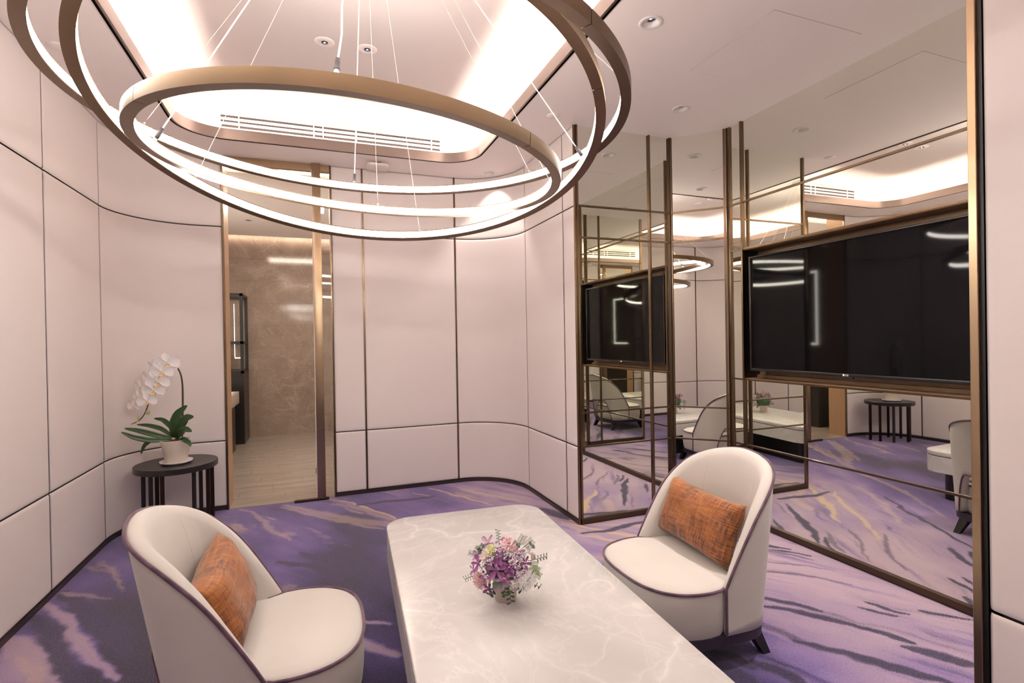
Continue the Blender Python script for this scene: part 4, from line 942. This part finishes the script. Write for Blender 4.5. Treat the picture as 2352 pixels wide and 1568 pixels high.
def bp(px, py, out=0.09):
    """spot on the dome of the bouquet: px,py from its centre line as laid out, pushed out along the dome"""
    a, b = (px - 1162) * KB, (1268 - py) * KB; rr_ = math.hypot(a, b); d = math.sqrt(max(0.0112 - rr_ * rr_, 0.0004))
    p = bc + br * a + bu * b + vdir * d; n = p - bc; n /= np.linalg.norm(n); return p, n
def orchid_flower(px, py, sz, mat, rot=0.0, tilt=0.4):
    p, n = bp(px, py); n = n + vdir * tilt; n /= np.linalg.norm(n)
    g_ = [rot_to(petal(sz * 0.55, sz * (0.30 if k % 2 else 0.22), 0.5, 0.16), rot + k * 2 * PI / 5, n, br, p) for k in range(5)]
    o = obj('orchid_bloom', join(*g_), M[mat], fa, True)
    obj('bloom_lip', join(*[rot_to(petal(sz * 0.2, sz * 0.14, 0.5, 0.6), rot + 0.6 + a, n, br, p + n * 0.003) for a in (-0.5, 0.0, 0.5)]), M['lilac' if mat == 'purple' else 'palepink'], o, True)
def carnation(px, py, sz, mat, name, flat=0.75):
    p, n = bp(px, py); g_ = []; rs = np.random.default_rng(int(px + py)); u = np.cross(n, [0, 0, 1.0]); u /= np.linalg.norm(u); v = np.cross(n, u)
    c_ = p + n * sz * 0.05; N_ = 46 if sz > 0.045 else 26
    for k in range(N_):
        th = math.acos(1 - 1.15 * (k + 0.5) / N_); ph = k * 2.39996
        d = n * math.cos(th) * flat + (u * math.cos(ph) + v * math.sin(ph)) * math.sin(th); out = d / np.linalg.norm(d)
        tang = (u * math.cos(ph) + v * math.sin(ph)) * math.cos(th) - n * math.sin(th) * 0.6; tang = tang / np.linalg.norm(tang); side = np.cross(out, tang)
        q = c_ + d * sz * 0.36; w_ = sz * rs.uniform(0.30, 0.40); L_ = sz * rs.uniform(0.18, 0.26); lean = min(0.75, th * rs.uniform(0.5, 0.9))
        def fn(a, b, q=q, out=out, tang=tang, side=side, w_=w_, L_=L_, lean=lean, k=k):
            up_ = out * (1 - 0.5 * lean) + tang * lean
            return tuple(q - out * L_ * 0.6 + up_ * L_ * (a + 0.10 * math.sin(9 * b + k) * a) + side * w_ * 0.5 * b * (0.35 + 0.65 * a) + out * L_ * 0.22 * math.sin(7 * b + 2 * k) * a)
        g_.append(grid(fn, (0, 0.5, 1.0), np.linspace(-1, 1, 9)))
    obj(name, join(*g_), M[mat], fa, True)
carnation(1208, 1302, 0.088, 'white_c', 'white_carnation'); carnation(1106, 1302, 0.066, 'pink', 'pink_carnation'); carnation(1172, 1230, 0.064, 'pink', 'pink_carnation'); carnation(1130, 1240, 0.046, 'lime', 'lime_carnation')
carnation(1116, 1254, 0.038, 'palepink', 'pale_pink_carnation'); carnation(1203, 1246, 0.032, 'white_c', 'white_carnation'); carnation(1226, 1254, 0.030, 'palepink', 'pale_pink_carnation'); carnation(1124, 1302, 0.024, 'lime', 'lime_carnation')
for px, py, sz, mat, r_ in ((1143, 1280, 0.068, 'purple', 0.3), (1152, 1256, 0.048, 'purple', 1.0), (1102, 1266, 0.056, 'purple', 0.6), (1126, 1318, 0.056, 'purple', 1.4), (1166, 1294, 0.046, 'purple', 0.1), (1188, 1282, 0.055, 'purple', 0.9), (1188, 1250, 0.06, 'lilac', 0.4),
                            (1122, 1226, 0.062, 'lilac', 0.8), (1158, 1232, 0.055, 'lilac', 0.2), (1100, 1248, 0.05, 'lilac', 1.2), (1160, 1300, 0.05, 'lilac', 0.7), (1090, 1280, 0.045, 'lilac', 0.2), (1207, 1268, 0.045, 'purple', 1.1), (1134, 1262, 0.046, 'lilac', 0.5), (1172, 1272, 0.050, 'purple', 0.2), (1118, 1292, 0.046, 'purple', 0.9), (1148, 1312, 0.044, 'lilac', 0.3)): orchid_flower(px, py, sz, mat, r_)
def statice(px, py, n_):
    p, n = bp(px, py); rs = np.random.default_rng(int(px * 7 + py)); g_ = []
    u = np.cross(n, [0, 0, 1.0]); u /= np.linalg.norm(u); v = np.cross(n, u)
    for k in range(n_):
        q = p + (u * rs.normal() + v * rs.normal()) * 0.0085 + n * rs.uniform(0.0, 0.012); r_ = rs.uniform(0.0020, 0.0031)
        g_.append(move(lathe([(0.0, -1.0), (0.8, -0.4), (0.9, 0.35), (0.0, 0.9)], 5), lambda x, y, z, q=q, r_=r_: (q[0] + x * r_, q[1] + y * r_, q[2] + z * r_)))
    obj('statice_cluster', join(*g_), M['white_c'], fa, False)
for px, py in ((1114, 1268), (1130, 1256), (1176, 1262), (1184, 1272), (1196, 1260), (1178, 1246), (1116, 1284), (1176, 1308), (1186, 1310), (1190, 1290), (1200, 1274), (1168, 1248), (1146, 1236), (1214, 1240)): statice(px, py, 30)
def sprig(px, py, dirs, n_, lw, ll, mat, name, out=0.0):
    p, n = bp(px, py); d = br * dirs[0] + bu * dirs[1] + n * 0.35; d /= np.linalg.norm(d); ln = dirs[2]
    g_ = [tube([p - n * 0.02, p, p + d * ln * 0.5, p + d * ln], 0.0011, 5)]; sv = np.cross(d, n); sv /= np.linalg.norm(sv)
    for k in range(n_):
        q = p + d * ln * (0.15 + 0.85 * k / max(n_ - 1, 1)); sg = 1 if k % 2 else -1
        g_.append(rot_to(petal(ll, lw, 0.3, 0.1, 4, 2), 0.0, n + 0.2 * vdir, sv * sg + d * 0.5, q))
    obj(name, join(*g_), M[mat], fa, True)
sprig(1150, 1226, (-0.1, 1.0, 0.045), 9, 0.006, 0.009, 'eucalyptus', 'eucalyptus_sprig'); sprig(1228, 1262, (0.9, 0.25, 0.050), 9, 0.010, 0.012, 'eucalyptus', 'eucalyptus_sprig'); sprig(1090, 1292, (-0.9, -0.3, 0.035), 8, 0.007, 0.012, 'leaf2', 'leaf_sprig')
sprig(1222, 1312, (0.9, -0.25, 0.032), 5, 0.011, 0.017, 'leaf2', 'leaf_sprig'); sprig(1172, 1322, (0.05, -1.0, 0.040), 6, 0.010, 0.015, 'leaf2', 'leaf_sprig'); sprig(1146, 1302, (0.0, -0.5, 0.02), 6, 0.016, 0.018, 'eucalyptus', 'eucalyptus_sprig')
sprig(1192, 1232, (0.5, 0.8, 0.040), 16, 0.0022, 0.014, 'leaf2', 'fern_sprig'); sprig(1204, 1236, (0.8, 0.55, 0.042), 16, 0.0022, 0.014, 'leaf2', 'fern_sprig'); sprig(1096, 1250, (-0.9, 0.4, 0.03), 12, 0.0022, 0.012, 'leaf2', 'fern_sprig')
for k in range(3): sprig(1214 + 5 * k, 1272 + 7 * k, (0.9, -0.1 - 0.25 * k, 0.034), 22, 0.0022, 0.015, 'fern', 'fern_sprig')
sprig(1112, 1240, (-0.5, 0.6, 0.02), 5, 0.016, 0.017, 'eucalyptus', 'eucalyptus_sprig'); sprig(1186, 1238, (0.2, 0.7, 0.02), 5, 0.013, 0.015, 'eucalyptus', 'eucalyptus_sprig'); sprig(1220, 1242, (0.3, 0.9, 0.02), 3, 0.016, 0.022, 'eucalyptus', 'eucalyptus_sprig')
sprig(1136, 1322, (-0.6, -0.6, 0.02), 4, 0.012, 0.016, 'leaf2', 'leaf_sprig'); sprig(1160, 1318, (0.2, -0.6, 0.02), 4, 0.014, 0.016, 'leaf2', 'leaf_sprig'); sprig(1192, 1312, (0.3, -0.6, 0.02), 4, 0.012, 0.015, 'leaf2', 'leaf_sprig')
